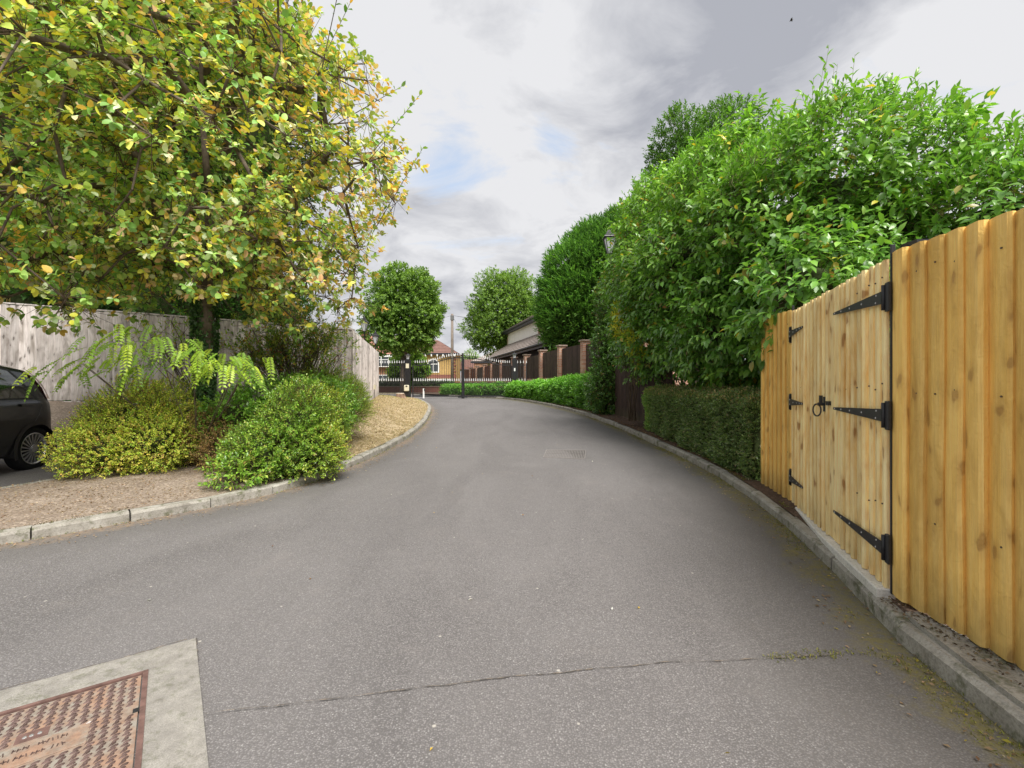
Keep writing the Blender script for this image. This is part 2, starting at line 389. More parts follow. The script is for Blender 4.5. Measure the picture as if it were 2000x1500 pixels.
kR = [Vector((1.45, -3, 0)), Vector((1.62, 0, 0))] + [g(*p) for p in ((2000, 1470), (1850, 1340), (1760, 1260), (1700, 1195), (1660, 1150), (1620, 1110), (1560, 1050), (1500, 1000), (1440, 955), (1370, 912), (1290, 874), (1200, 832), (1130, 806), (1060, 790), (1000, 780))] + [Vector((-1.5, 23.2, 0)), Vector((-3.6, 26, 0)), Vector((-6, 30, 0)), Vector((-9, 33.5, 0))]
KR = smoothline(kR, 2)
# fences, base line points (x, y, z)
FL_A, FL_B, FL_C = Vector((-14, 7.8, 1.02)), Vector((-9.55, 8.65, .96)), Vector((-3.49, 10.06, .80))
FL_C2, FL_D = Vector((-3.47, 10.02, .61)), Vector((-5.62, 19.3, .77))
def offset(P, d):
    outp = []
    for i, p in enumerate(P):
        t = (P[min(i + 1, len(P) - 1)] - P[max(i - 1, 0)]).normalized(); outp.append(p + Vector((t.y, -t.x)) * d)
    return outp
KLi = offset(KL, -.115); KRi = offset(KR, .08)
ctrl = []
for p in resample(KLi, .3): ctrl.append((p.x, p.y, float(zr(p.y)) + .085))
def seg(a_, b_, n, dz=0):
    for i in range(n + 1): q = a_.lerp(b_, i / n); ctrl.append((q.x, q.y, q.z + dz))
seg(FL_A, FL_B, 12); seg(FL_B, Vector((-3.49, 10.06, .66)), 16, 0); seg(FL_C2, FL_D, 22)
seg(Vector((-14, 6.9, .13)), Vector((-5.7, 7.5, .16)), 20); seg(FL_D, Vector((-6.5, 22.6, .62)), 8); seg(Vector((-6.5, 22.6, .60)), Vector((-5.0, 22.4, .60)), 4)
CL = np.array(ctrl)
ctrl = []
for p in resample(KRi, .4): ctrl.append((p.x, p.y, float(zr(p.y)) + .088))
for y in np.arange(-3, 34, 1.): ctrl.append((12, y, float(zr(y)) + .2)); ctrl.append((8, y, float(zr(y)) + .15))
CR = np.array(ctrl)
def idw(C, X, Y, pw=3.0):
    X = np.asarray(X, float); Y = np.asarray(Y, float); o = np.empty(X.shape)
    for s in range(0, len(X), 4000):
        d2 = (X[s:s + 4000, None] - C[None, :, 0]) ** 2 + (Y[s:s + 4000, None] - C[None, :, 1]) ** 2 + 1e-5
        w_ = d2 ** (-pw / 2); o[s:s + 4000] = (w_ * C[None, :, 2]).sum(1) / w_.sum(1)
    return o
def zL(x, y): return float(idw(CL, np.array([x]), np.array([y]))[0])
def zR(x, y): return float(idw(CR, np.array([x]), np.array([y]))[0])

def inpoly(px, py, poly):
    ins = np.zeros(len(px), bool); n = len(poly); j = n - 1
    for i in range(n):
        xi, yi = poly[i]; xj, yj = poly[j]
        c = ((yi > py) != (yj > py)) & (px < (xj - xi) * (py - yi) / (yj - yi + 1e-12) + xi); ins ^= c; j = i
    return ins
def sheet(name, poly, C, step, mat, kind='structure', rough=.015, dz=0.0):
    poly = [tuple(p[:2]) for p in poly]; P = np.array(poly)
    x0, y0 = P.min(0); x1, y1 = P.max(0)
    gx, gy = np.meshgrid(np.arange(x0, x1, step), np.arange(y0, y1, step)); gx = gx.ravel(); gy = gy.ravel()
    gx = gx + rs.uniform(-.2, .2, gx.shape) * step; gy = gy + rs.uniform(-.2, .2, gy.shape) * step
    m = inpoly(gx, gy, poly); gx, gy = gx[m], gy[m]
    dm = np.min((gx[:, None] - P[None, :, 0]) ** 2 + (gy[:, None] - P[None, :, 1]) ** 2, 1) > (step * .4) ** 2
    gx, gy = gx[dm], gy[dm]
    vs = [Vector(p) for p in poly] + [Vector((a_, b_)) for a_, b_ in zip(gx, gy)]
    n = len(poly); es = [(i, (i + 1) % n) for i in range(n)]
    r = delaunay_2d_cdt(vs, es, [], 1, 1e-5)
    X = np.array([v_.x for v_ in r[0]]); Y = np.array([v_.y for v_ in r[0]]); Z = idw(C, X, Y) + dz
    onb = np.min((X[:, None] - P[None, :, 0]) ** 2 + (Y[:, None] - P[None, :, 1]) ** 2, 1) < 1e-6
    Z += np.where(onb, 0, rs.uniform(-rough, rough, len(X)))
    fs = []
    for f in r[2]:
        a_, b_, c_ = (vs_ for vs_ in (r[0][f[0]], r[0][f[1]], r[0][f[2]]))
        fs.append(tuple(f) if (b_ - a_).cross(c_ - a_) > 0 else tuple(f)[::-1])
    o = link(name, mesh(name, list(zip(X, Y, Z)), fs, True), None, mat); props(o, kind=kind); return o

# ------------------------------------------------------------------ ground, road, kerbs
xs = np.array([-400, -200, -100, -60, -30, -15, 0, 15, 30, 60, 100, 200, 400.]); ys = np.array([-60, -20, 0, 3, 8, 15, 22.5, 30, 45, 60, 100, 200, 600.])
gx, gy = np.meshgrid(xs, ys); V = np.stack([gx.ravel(), gy.ravel(), zr(gy.ravel()) - .07], 1)
def gridq(nx, ny):
    i = np.arange((nx - 1) * (ny - 1)); r = i // (nx - 1); c = i % (nx - 1); b = r * nx + c
    return np.stack([b, b + 1, b + nx + 1, b + nx], 1)
o = link('ground', fastmesh('ground', V, gridq(len(xs), len(ys))), None, GRASSG); props(o, kind='structure')
xs = np.concatenate([np.arange(-30, -6.6, 1.3), np.arange(-6.6, 3.0, .08), np.arange(3, 20, 1.5)]); ys = np.concatenate([np.arange(-8, 0.8, .8), np.arange(.8, 24, .08), np.arange(24, 36, 1.)])
gx, gy = np.meshgrid(xs, ys); X, Y = gx.ravel(), gy.ravel(); Z = zr(Y) + .004 * np.sin(X * 1.7 + 1) * np.sin(Y * 1.1)
KLd = np.array([tuple(p) for p in resample(KL, .15)]); KRd = np.array([tuple(p) for p in resample(KR, .15)])
def mind(X, Y, P):
    o = np.empty(len(X))
    for s in range(0, len(X), 4000): o[s:s + 4000] = np.sqrt(np.min((X[s:s + 4000, None] - P[None, :, 0]) ** 2 + (Y[s:s + 4000, None] - P[None, :, 1]) ** 2, 1))
    return o
dL, dR = mind(X, Y, KLd), mind(X, Y, KRd)
me = fastmesh('road', np.stack([X, Y, Z], 1), gridq(len(xs), len(ys)))
at = me.attributes.new('edge', 'FLOAT', 'POINT'); at.data.foreach_set('value', np.minimum(dL * 1.5, dR).astype(np.float32))
at = me.attributes.new('mossy', 'FLOAT', 'POINT'); at.data.foreach_set('value', np.clip((dL - dR) * 2 + .2, 0, 1).astype(np.float32))
road = link('road', me, None, ASPHALT); props(road, kind='structure')

# road joint (a ragged crack line) as a thin sunken-looking ribbon of bitumen and grit
a = Mat('crack_grit'); v = a.co('Object'); n = a.noise(v, 30, 5, .7)
CRACK = a.set(a.mix(a.ramp(n, [(.45, 0.), (.6, 1.)]), (.095, .087, .08), (.22, .18, .14)), .95, .1)
def ribbon(name, pxs, wd, parent):
    P = [g(*p) for p in pxs]; L = []; vs = []
    for a_, b_ in zip(P, P[1:]):
        k = max(2, int((b_ - a_).length / .03))
        for i in range(k): L.append(a_.lerp(b_, i / k))
    ph = 0
    for i, p in enumerate(L):
        t = (L[min(i + 1, len(L) - 1)] - L[max(i - 1, 0)]).normalized(); nn = Vector((-t.y, t.x, 0))
        ph += random.uniform(-.004, .004); ph *= .93; ww = wd * random.uniform(.05, 1.25)
        vs += [p + nn * (ph - ww) + Vector((0, 0, .0085)), p + nn * (ph + ww) + Vector((0, 0, .0085))]
    link(name, mesh(name, vs, [(2 * i, 2 * i + 2, 2 * i + 3, 2 * i + 1) for i in range(len(L) - 1)]), parent, CRACK)
ribbon('crack', ((400, 1398), (480, 1385), (620, 1370), (760, 1352), (900, 1337), (1000, 1325), (1150, 1308), (1300, 1296), (1400, 1290), (1520, 1284), (1640, 1279)), .0032, road)
ribbon('crack', ((0, 1352), (130, 1318), (260, 1283), (382, 1247)), .004, road)

ribbon('crack', ((382, 1249), (385, 1330), (390, 1410), (395, 1500)), .004, road)
def kerb(name, P, zc, side, label, wk=.124):
    r_ = root(name, (P[0].x, P[0].y, 0), kind='structure'); i = 0; pts = P
    while i < len(pts) - 1:
        a_, b_ = pts[i], pts[i + 1]; i += 1
        d = (b_ - a_); L = d.length; d.normalize(); nn = Vector((d.y, -d.x)) * side
        gap = .006; zj = random.uniform(-.005, .005)
        A = a_ + d * gap; B = b_ - d * gap
        sec = [(0, -.12), (.004, .080), (.020, .099), (wk - .006, .100), (wk, -.12)]
        vs = []
        for q in (A, B):
            for u, zz in sec:
                p = q + nn * (u + random.uniform(-.006, .006)); vs.append((p.x, p.y, float(zr(p.y)) + zz + zj - .012 + random.uniform(-.006, .006)))
        fs = [(k, k + 1, 6 + k, 5 + k) for k in range(4)] + [(4, 3, 2, 1, 0), (5, 6, 7, 8, 9), (0, 5, 9, 4)]
        me = mesh('kerb_stone', vs, fs)
        bm = bmesh.new(); bm.from_mesh(me); bmesh.ops.recalc_face_normals(bm, faces=bm.faces); bm.to_mesh(me); bm.free()
        link('kerb_stone', me, r_, KERB)
    return r_
kerb('kerb_left', resample(KL, .61), None, -1, '')
kerb('kerb_right', resample([p for p in KR if p.y < 27], .88), None, 1, '', .088)

# left bank: bare soil bed and scorched lawn share one surface function
def cut(P, cond): return [p for p in P if cond(p)]
iS = min(range(len(KLi)), key=lambda i: (KLi[i] - Vector((-2.38, 5.85))).length)
soilp = KLi[:iS + 1] + [Vector((-2.75, 7.0)), Vector((-3.1, 8.5)), Vector((-3.47, 10.1)), Vector((-9.55, 8.75)), Vector((-14, 7.9)), Vector((-14, 6.85)), Vector((-8, 7.2))]
sheet('soil_bed', soilp, CL, .16, SOIL, rough=.012)
lawnp = KLi[iS:] + [Vector((-5.2, 22.5)), Vector((-6.9, 22.6)), Vector((-6.9, 19.4)), Vector((-5.66, 19.3)), Vector((-3.5, 10.1)), Vector((-3.1, 8.5)), Vector((-2.75, 7.0))]
sheet('lawn', lawnp, CL, .2, LAWN, rough=.012, dz=.006)
vr = [p for p in KRi if p.y < 33] ; vr = vr + [Vector((12, 34)), Vector((12, -3))]
sheet('verge_right', vr, CR, .35, SOILD, rough=.015)
# beyond the gate: dry grass strip and pavement in front of the garden wall
o = MB().box((-14, 33.5, .56), (30, 3.2, .09)).build('grass_strip', LAWN); props(o, kind='structure')
o = MB().box((-14, 30.7, .556), (22, 1.5, .07)).build('pavement', SURR); props(o, kind='structure')

# concrete threshold slab in front of the double gate
FA, FB, FC0 = Vector((2.80, 5.15)), Vector((2.69, 4.40)), Vector((2.05, 2.47))
FEND = Vector((2.05, -2.5))
dg = (FC0 - FB).normalized(); ng = Vector((dg.y, -dg.x))
if ng.x > 0: ng = -ng
def slabpt(p, z): return (p.x, p.y, z)
q0, q1 = FB + dg * .25, FC0 - dg * .02
pts = [q0 + ng * -.005, q0 + ng * .05, (q0 + q1) / 2 + ng * .085, q1 + ng * .075, q1 + ng * -.02]
o = MB().prism([slabpt(p, .02) for p in pts[::-1]], (0, 0, .118)).build('threshold_slab', SLAB, bevel=.006)
props(o, 'pale concrete threshold strip at the foot of the double timber gate', 'threshold')

hp_ = [p for p in KRi if -2.5 < p.y < 2.36]; o = MB().prism([(p.x - .012, p.y, .03) for p in hp_] + [(2.045, hp_[-1].y, .03), (2.045, -2.5, .03)], (0, 0, .082)).build('haunch', KERB)
props(o, 'rough concrete haunching between the right kerb and the foot of the near fence', 'concrete strip')
# ------------------------------------------------------------------ fences
def board_mesh(w_, h, warp=.004, flip=False):
    k_ = random.uniform(.9, 1.45); sec = [(0, 0), (w_, .009), (w_ + .001, .024 * k_), (w_ * .90, .033 * k_), (w_ * .45, .0245 * k_), (0, .008)]
    if flip: sec = [(w_ - x, y) for x, y in sec][::-1]
    vs = []; n = len(sec); lv = 4
    for j in range(lv):
        ox, oy = (random.uniform(-warp, warp), random.uniform(-warp, warp)) if 0 < j < lv - 1 else (0, 0)
        for x, y in sec: vs.append((x + ox, y + oy, h * j / (lv - 1)))
    fs = [(j * n + i, j * n + (i + 1) % n, (j + 1) * n + (i + 1) % n, (j + 1) * n + i) for j in range(lv - 1) for i in range(n)]
    fs += [tuple(range(n))[::-1], tuple(range((lv - 1) * n, lv * n))]
    me = mesh('board', vs, fs); return me
def boards(parent, A, B, h0, h1, bw, view, mat, overlap=.014, jit=.006, tilt=.004, name='board', variants=7, flip=False):
    """A,B base points (x,y,z); view = xy direction the front looks to"""
    A, B = Vector(A), Vector(B); d = Vector((B.x - A.x, B.y - A.y)); nn = Vector((-d.y, d.x)).normalized()
    if nn.dot(Vector(view)) < 0: A, B = B, A; h0, h1 = h1, h0; d = -d; nn = -nn
    # local x = d, local y = -n would be right handed with z up; mirror so y looks to view
    L = d.length; d.normalize(); n = max(1, round(L / bw)); bw = L / n
    # right-handed frame: x=d, y=z×d ; z×d = (-d.y,d.x) = nn
    rot = math.atan2(d.y, d.x); vars_ = {}
    for i in range(n):
        t = i / n; p = A.lerp(B, t); hh = h0 + (h1 - h0) * t
        key = (random.randrange(variants), round(hh, 2))
        if key not in vars_: vars_[key] = board_mesh(bw + overlap, key[1] + random.uniform(-.003, .003), flip=flip)
        o = bpy.data.objects.new(name, vars_[key]); COL.objects.link(o)
        if not vars_[key].materials: vars_[key].materials.append(mat)
        o.parent = parent; o.matrix_parent_inverse = wm(parent).inverted()
        o.location = (p.x, p.y, p.z + random.uniform(-jit, jit)); o.rotation_euler = (0, random.uniform(-tilt, tilt), rot)
    if mat in (FENCE_NEW, GATE_NEW):
        mb = MB(); nv = Vector((nn.x, nn.y, 0))
        for i in range(n):
            for zz in (.44, 1.09, 1.69):
                q = A.lerp(B, (i + (.35 if flip else .65)) / n) + Vector((0, 0, zz + random.uniform(-.02, .02))) + nv * .029
                mb.tube(q - nv * .01, q + nv * .006, .0045, n=5)
        props(mb.build('nails', NAIL, parent), kind='stuff')
    return n
def rail(parent, A, B, z0, z1, off, view, mat, sz=(.04, .08), name='rail'):
    A2, B2 = Vector(A[:2]), Vector(B[:2]); d = (B2 - A2).normalized(); nn = Vector((-d.y, d.x))
    if nn.dot(Vector(view)) < 0: nn = -nn
    p = nn * off
    a_, b_ = A2 + p, B2 + p; t = nn * sz[0]; mb = MB()
    mb.prism([(a_.x, a_.y, z0), (a_.x - t.x, a_.y - t.y, z0), (a_.x - t.x, a_.y - t.y, z0 + sz[1]), (a_.x, a_.y, z0 + sz[1])], (b_.x - a_.x, b_.y - a_.y, z1 - z0))
    return mb.build(name, mat, parent)
W_ = (-1, 0)
Hn = 1.83
# near run
f = root('timber_fence', (2.05, 0, .12), 'golden new closeboard fence running from the gate towards the viewer on the right', 'fence')
boards(f, (2.05, 2.46, .125), (2.05, -2.5, .11), Hn, Hn, .1, W_, FENCE_NEW, jit=.006, flip=True)
for zz in (.4, 1.05, 1.65): rail(f, (2.05, 2.46), (2.05, -2.5), zz, zz, -.004, W_, FENCE_NEW)
for yy in (2.40, .6, -1.2): 
    MB().box((2.115, yy, 1.03), (.09, .09, 1.86)).build('post', FENCE_NEW, f)
MB().box((2.115, 2.40, 1.975), (.10, .10, .03)).build('post_cap', BLACKP, f)
# short run beyond the gate
f = root('timber_fence', (2.75, 4.8, .12), 'short golden fence panel between the gate and the clipped hedge', 'fence')
boards(f, (FB.x + .012, FB.y + .03, .135), (FA.x, FA.y, .15), Hn - .0, Hn + .0, .1, W_, FENCE_NEW, flip=True)
for zz in (.4, 1.05, 1.65): rail(f, (FB.x + .01, FB.y + .03), (FA.x, FA.y), zz, zz, -.004, W_, FENCE_NEW)
MB().box((FB.x + .075, FB.y + .04, 1.03), (.09, .09, 1.84)).build('post', FENCE_NEW, f)
# gate leaves
gl = (FC0 - FB).length; split = .585
def along(t, off=0.0, z=0.0):
    p = FB + dg * (gl * t) + ng * off; return Vector((p.x, p.y, z))
zb = .142
def strap(parent, t0, t1, zc, zt, wb):
    """t0 hinge end, t1 pointed end; zc height at hinge, zt at tip"""
    o1, o2 = .044, .049; mb = MB(); A, B = along(t0, o1, 0), along(t1, o1, 0)
    e = Vector((ng.x, ng.y, 0)) * .005
    mb.prism([(A.x, A.y, zc - wb), (A.x, A.y, zc + wb), (B.x, B.y, zt + .008), (B.x, B.y, zt - .008)], e)
    st = mb.build('hinge_strap', BLACKM, parent)
    sm = MB()
    for k in (.08, .09, .35, .6, .8, .96):
        zz = zc + (zt - zc) * k + (.6 * wb if k == .08 else -.6 * wb if k == .09 else 0)
        P = along(t0 + (t1 - t0) * k, .049, zz); sm.tube(P, P + Vector((ng.x, ng.y, 0)) * .003, .006, .004, 6)
    sm.build('screws', SCREW, st)
    P = along(t0, .026, zc); s = 1 if t1 > t0 else -1
    Q = along(t0 - s * .012, .026, zc)
    MB().box((Q.x, Q.y, zc), (.04, .018, wb * 4.6), math.atan2(dg.y, dg.x)).build('hinge_plate', BLACKM, parent, bevel=.003)
    MB().tube((P.x + ng.x * .012, P.y + ng.y * .012, zc - wb * 2.0), (P.x + ng.x * .012, P.y + ng.y * .012, zc + wb * 2.0), .010, n=8).build('hinge_pin', BLACKM, parent, True)
PA, PM, PB_ = along(.012), along(split), along(.985)
g1 = root('gate_leaf', tuple(PA)[:2] + (zb,), 'pale timber gate leaf with the black ring latch, hinged beside the clipped hedge', 'gate', 'double timber gate leaves')
boards(g1, (PA.x, PA.y, zb), (PM.x - dg.x * .10, PM.y - dg.y * .10, zb), 1.79, 1.79, .098, W_, GATE_NEW, jit=.003, flip=True)
q = along(split - .026, 0.0); MB().box((q.x, q.y, zb + .895), (.105, .05, 1.79), math.atan2(dg.y, dg.x)).build('closing_stile', GATE_NEW, g1, bevel=.003)
g2 = root('gate_leaf', tuple(PB_)[:2] + (zb,), 'pale timber gate leaf with long strap hinges, nearer the viewer, without a latch', 'gate', 'double timber gate leaves')
q = along(split + .032, 0.004); MB().box((q.x, q.y, zb + .895), (.09, .05, 1.79), math.atan2(dg.y, dg.x)).build('closing_stile', GATE_NEW, g2, bevel=.003)
PM2 = along(split + .056)
boards(g2, (PM2.x, PM2.y, zb), (PB_.x, PB_.y, zb), 1.79, 1.79, .086, W_, GATE_NEW, jit=.003, flip=True)
for gg, t0, t1 in ((g1, .012, .24), (g2, .985, .615)):
    for zc, dz in ((1.72, .02), (1.08, .0), (.36, .0)): strap(gg, t0, t1, zc, zc + dz, .034)
    for zz in (.3, 1.05, 1.7):
        a_, b_ = along(min(t0, split + .06) if t0 < .5 else split + .06), along(split - .05 if t0 < .5 else .98); rail(gg, a_, b_, zz, zz, -.004, W_, GATE_NEW)
q = along(split - .075, .034, 1.10)
lt = root('ring_latch', tuple(q), None, None); lt.parent = g1; lt.matrix_parent_inverse = wm(g1).inverted()
rzg = math.atan2(dg.y, dg.x)
mb = MB(); mb.box((q.x, q.y, q.z), (.07, .012, .11), rzg); mb.box((q.x + dg.x * .05, q.y + dg.y * .05, q.z + .01), (.08, .02, .03), rzg)
mb.tube(q, q + Vector((ng.x, ng.y, 0)) * .05, .012, n=8); mb.box((q.x + ng.x * .03, q.y + ng.y * .03, q.z + .035), (.02, .02, .06), rzg)
mb.build('latch_plate', BLACKM, lt)
mb = MB(); cc = q + Vector((ng.x, ng.y, 0)) * .05 + Vector((0, 0, -.045)) - Vector((dg.x, dg.y, 0)) * .02; pr = None
for k in range(17):
    t = 2 * math.pi * k / 16; p = cc + Vector((ng.x * .5 - dg.x * .8, ng.y * .5 - dg.y * .8, 0)) * .036 * math.cos(t) + Vector((0, 0, .045 * math.sin(t)))
    if pr is not None: mb.tube(pr, p, .0055, n=6, cap=False)
    pr = p
mb.build('ring_handle', BLACKM, lt, True)
for t, lab in ((0.0, 'slim black gate post at the far hinges of the double timber gate'), (.997, 'slim black gate post at the near hinges of the double timber gate')):
    q = along(t, .005); o = MB().box((q.x, q.y, .12 + .94), (.014, .022, 1.88), rzg).build('gate_post', BLACKP, bevel=.003); props(o, lab, 'gate post', 'slim black gate posts')

# weathered fence on the left: long run seen face on, and the run that recedes
f = root('weathered_fence', tuple(FL_B), 'weathered grey closeboard fence running across behind the tree and the parked car', 'fence')
boards(f, FL_A, FL_B, 1.78, 1.79, .137, (0, -1), FENCE_OLD, overlap=.02, jit=.012)
boards(f, FL_B, FL_C, 1.79, 1.62, .137, (0, -1), FENCE_OLD, overlap=.02, jit=.012)
for hz in (.3, .95, 1.6):
    rail(f, FL_A, FL_C, FL_A.z + hz, FL_C.z + hz, -.004, (0, -1), FENCE_OLD)
A2, B2 = FL_B.copy(), FL_C.copy()
rail(f, FL_B, FL_C, FL_B.z - .19, FL_C.z - .19, .02, (0, -1), FENCE_OLD, (.03, .175), 'gravel_board')
rail(f, FL_A, FL_B, FL_A.z - .19, FL_B.z - .19, .02, (0, -1), FENCE_OLD, (.03, .175), 'gravel_board')
rail(f, FL_B, FL_C, FL_B.z + 1.80, FL_C.z + 1.63, .035, (0, -1), FENCE_OLD, (.06, .025), 'capping_rail')
f = root('weathered_fence', tuple(FL_D), 'tall weathered grey fence run receding along the scorched lawn towards the iron gates', 'fence')
boards(f, FL_C2, FL_D, 1.80, 1.80, .15, (1, .1), FENCE_OLD, overlap=.02, jit=.012)
q = FL_D.lerp(FL_C2, .32); MB().box((q.x + .06, q.y, q.z + .42), (.05, .18, .16)).build('junction_box', BEIGE, f)
MB().tube((q.x + .06, q.y - .05, q.z + .35), (q.x + .06, q.y - .07, q.z + .02), .018).build('conduit', BLACKP, f)
MB().box((-3.50, 10.10, 1.53), (.09, .09, 1.84)).build('post', FENCE_OLD, f)

# brown stained fence between ivy and clipped hedge
f = root('brown_fence', (2.85, 12.9, .35), 'dark brown stained closeboard fence panel between the ivy-clad lamp post and the clipped hedge', 'fence')
boards(f, (2.95, 13.0, zR(2.95, 13.0) + .02), (3.35, 9.6, zR(3.35, 9.6) + .02), 1.78, 1.78, .125, (-1, -.1), FENCE_BROWN, overlap=.015, jit=.008)
boards(f, (3.0, 13.2, zR(3.0, 13.2) + .02), (3.9, 13.4, zR(3.0, 13.2) + .02), 1.78, 1.78, .125, (0, -1), FENCE_BROWN, overlap=.015)
for hz in (.3, 1.5): rail(f, (2.95, 13.0), (3.35, 9.6), .3 + hz, .25 + hz, -.004, (-1, 0), FENCE_BROWN)

# brick wall with piers, plinth and timber panels
wy = lambda px: 6.73 / ((px - 1000) / 900 + .234)
wl = lambda y: Vector((2.73 - .234 * (y - 17.1), y))
WY = [14.6] + [wy(p) for p in (1143.5, 1096.7, 1059.7, 1028.8, 1004, 980.5, 961.7, 946.7, 932.2, 919.7, 908.5)]
ang = math.atan2(1, -.234)
wr = root('panelled_wall', (2.73, 17.1, .5), 'red brick wall with piers and dark timber infill panels behind the laurel hedge', 'wall')
TOP = 2.83
for i, y in enumerate(WY):
    p = wl(y); zt_ = TOP + random.uniform(-.02, .02)
    pr = MB().box((p.x, p.y, (zt_ + .4) / 2), (.30, .30, zt_ - .4), ang).build('pier', BRICK, wr)
    cp = MB().box((p.x, p.y, zt_ + .03), (.40, .40, .06), ang).build('pier_cap', CAPST, pr, bevel=.008)
for i, (ya, yb) in enumerate(zip(WY, WY[1:])):
    a_, b_ = wl(ya + .15), wl(yb - .15); m_ = (a_ + b_) / 2; L = (b_ - a_).length
    MB().box((m_.x, m_.y, .95), (L + .02, .215, 1.14), ang).build('plinth', BRICK, wr)
    mat = FENCE_RED if i in (7, 9, 10) else FENCE_DARK if i in (2, 3, 4, 5, 6) else FENCE_BROWN
    hz = random.choice((1.17, 1.22, 1.19)) if i != 3 else 1.16
    if i < 6:
        boards(wr, (a_.x, a_.y, 1.535), (b_.x, b_.y, 1.535), hz, hz, .13 if i < 4 else .16, (-1, -.2), mat, overlap=.012, jit=.006, name='panel_board', variants=3)
    else:
        boards(wr, (a_.x, a_.y, 1.535), (b_.x, b_.y, 1.535), hz, hz, .3, (-1, -.2), mat, overlap=.012, jit=.006, name='panel_board', variants=2)
    rail(wr, a_, b_, 1.6, 1.6, -.004, (-1, 0), mat, (.04, .07)); rail(wr, a_, b_, 2.55, 2.55, -.004, (-1, 0), mat, (.04, .07))

# ------------------------------------------------------------------ iron gates
GY = 22.5
def spear(mb, x, y, z, h=.15, r=.026):
    mb.lathe((x, y, z), [(.012, 0), (r, h * .18), (r * .8, h * .45), (.002, h)], 4)
def ironleaf(name, x0, x1, label, hinge_left):
    r_ = root(name, (x0 if hinge_left else x1, GY, .6), label, 'iron gate', 'leaves of the black iron driveway gate')
    n = 22; W = x1 - x0; ztop = lambda t: 2.17 + .36 * math.sin(math.pi / 2 * min(1, max(0, (t - .12) / .8))) ** 2
    for s, xx in ((0, x0), (1, x1)):
        isb = (s == 1) == hinge_left
        MB().box((xx, GY, 1.37 + (.12 if isb else -.02)), (.07 if isb else .05, .05, 1.58 + (.40 if isb else .0))).build('stile', BLACKM, r_)
    MB().box(((x0 + x1) / 2, GY, .66), (W, .035, .06)).build('bottom_rail', BLACKM, r_)
    MB().box(((x0 + x1) / 2, GY, 1.30), (W, .035, .04)).build('middle_rail', BLACKM, r_)
    mb = MB(); k = 14
    for j in range(k):
        ta, tb = j / k, (j + 1) / k
        if hinge_left: za, zb_ = ztop(ta), ztop(tb)
        else: za, zb_ = ztop(1 - ta), ztop(1 - tb)
        xa, xb = x0 + W * ta, x0 + W * tb
        mb.prism([(xa, GY - .018, za - .02), (xa, GY + .018, za - .02), (xa, GY + .018, za + .02), (xa, GY - .018, za + .02)], (xb - xa, 0, zb_ - za))
    mb.build('arched_top_rail', BLACKM, r_)
    sp = MB(); dsp = MB()
    for j in range(1, n):
        t = j / n; x = x0 + W * t; zt_ = ztop(t if hinge_left else 1 - t)
        MB().box((x, GY, (.6 + zt_ + .1) / 2 + .02), (.015, .015, zt_ + .1 - .6)).build('bar', BLACKM, r_)
        spear(sp, x, GY, zt_ + .10)
    for j in range(n):
        x = x0 + W * (j + .5) / n
        MB().box((x, GY, 1.0), (.012, .012, .76)).build('dog_bar', BLACKM, r_); spear(dsp, x, GY, 1.38, .17, .03)
    props(sp.build('spear_heads', SILVER, r_), kind='stuff'); props(dsp.build('dog_bar_spear_heads', SILVER, r_), kind='stuff')
    MB().box((x0 + W * (.03 if not hinge_left else .97), GY - .05, .62), (.25, .08, .07)).build('drop_bolt_plate', BLACKM, r_)
    return r_
gl1 = ironleaf('iron_gate_leaf', -4.84, -2.43, 'black iron gate leaf with silver spear heads, beside the pillar that has the beige box', True)
MB().tube((-2.40, GY - .06, .50), (-2.40, GY - .06, 2.75), .045, n=8).build('drop_bolt', BLACKM, gl1)
ironleaf('iron_gate_leaf', -2.36, -.02, 'black iron gate leaf with silver spear heads, in front of the laurel hedge', False)
def pillar(x, label, w_, hz, box):
    r_ = root('gate_pillar', (x, GY, .55), label, 'gate pillar', 'black gate pillars')
    MB().box((x, GY, .5 + hz / 2), (w_, w_, hz)).build('pillar_shaft', BLACKP, r_, bevel=.01)
    t = .5 + hz
    ln = MB(); ln.lathe((x, GY, t), [(.05, 0), (.05, .03), (.075, .04)], 8); ln.build('lantern_base', BLACKP, r_)
    MB().lathe((x, GY, t + .04), [(.07, 0), (.115, .17)], 4, True).build('lantern_glass', GLASS_L, r_)
    MB().lathe((x, GY, t + .21), [(.16, 0), (.16, .015), (.06, .06), (.02, .1)], 8).build('lantern_roof', BLACKP, r_)
    if box:
        MB().box((x - .03, GY - w_ / 2 - .05, 1.05), (.24, .10, .30)).build('intercom_box', BEIGE, r_, bevel=.03)
        MB().box((x - .02, GY - w_ / 2 - .105, 1.15), (.09, .02, .06)).build('intercom_lens', BLACKM, r_)
        MB().box((x, GY - w_ / 2 - .005, 2.13), (.15, .012, .22)).build('notice', BEIGE, r_)
    else:
        MB().box((x + .01, GY - w_ / 2 - .005, 1.95), (.07, .012, .15)).build('notice', WHITE, r_)
pillar(-5.08, 'black gate pillar with a beige intercom box and a lantern', .25, 1.92, True)
pillar(.12, 'black gate pillar with a small white notice, rising from the laurel hedge', .22, 1.98, False)
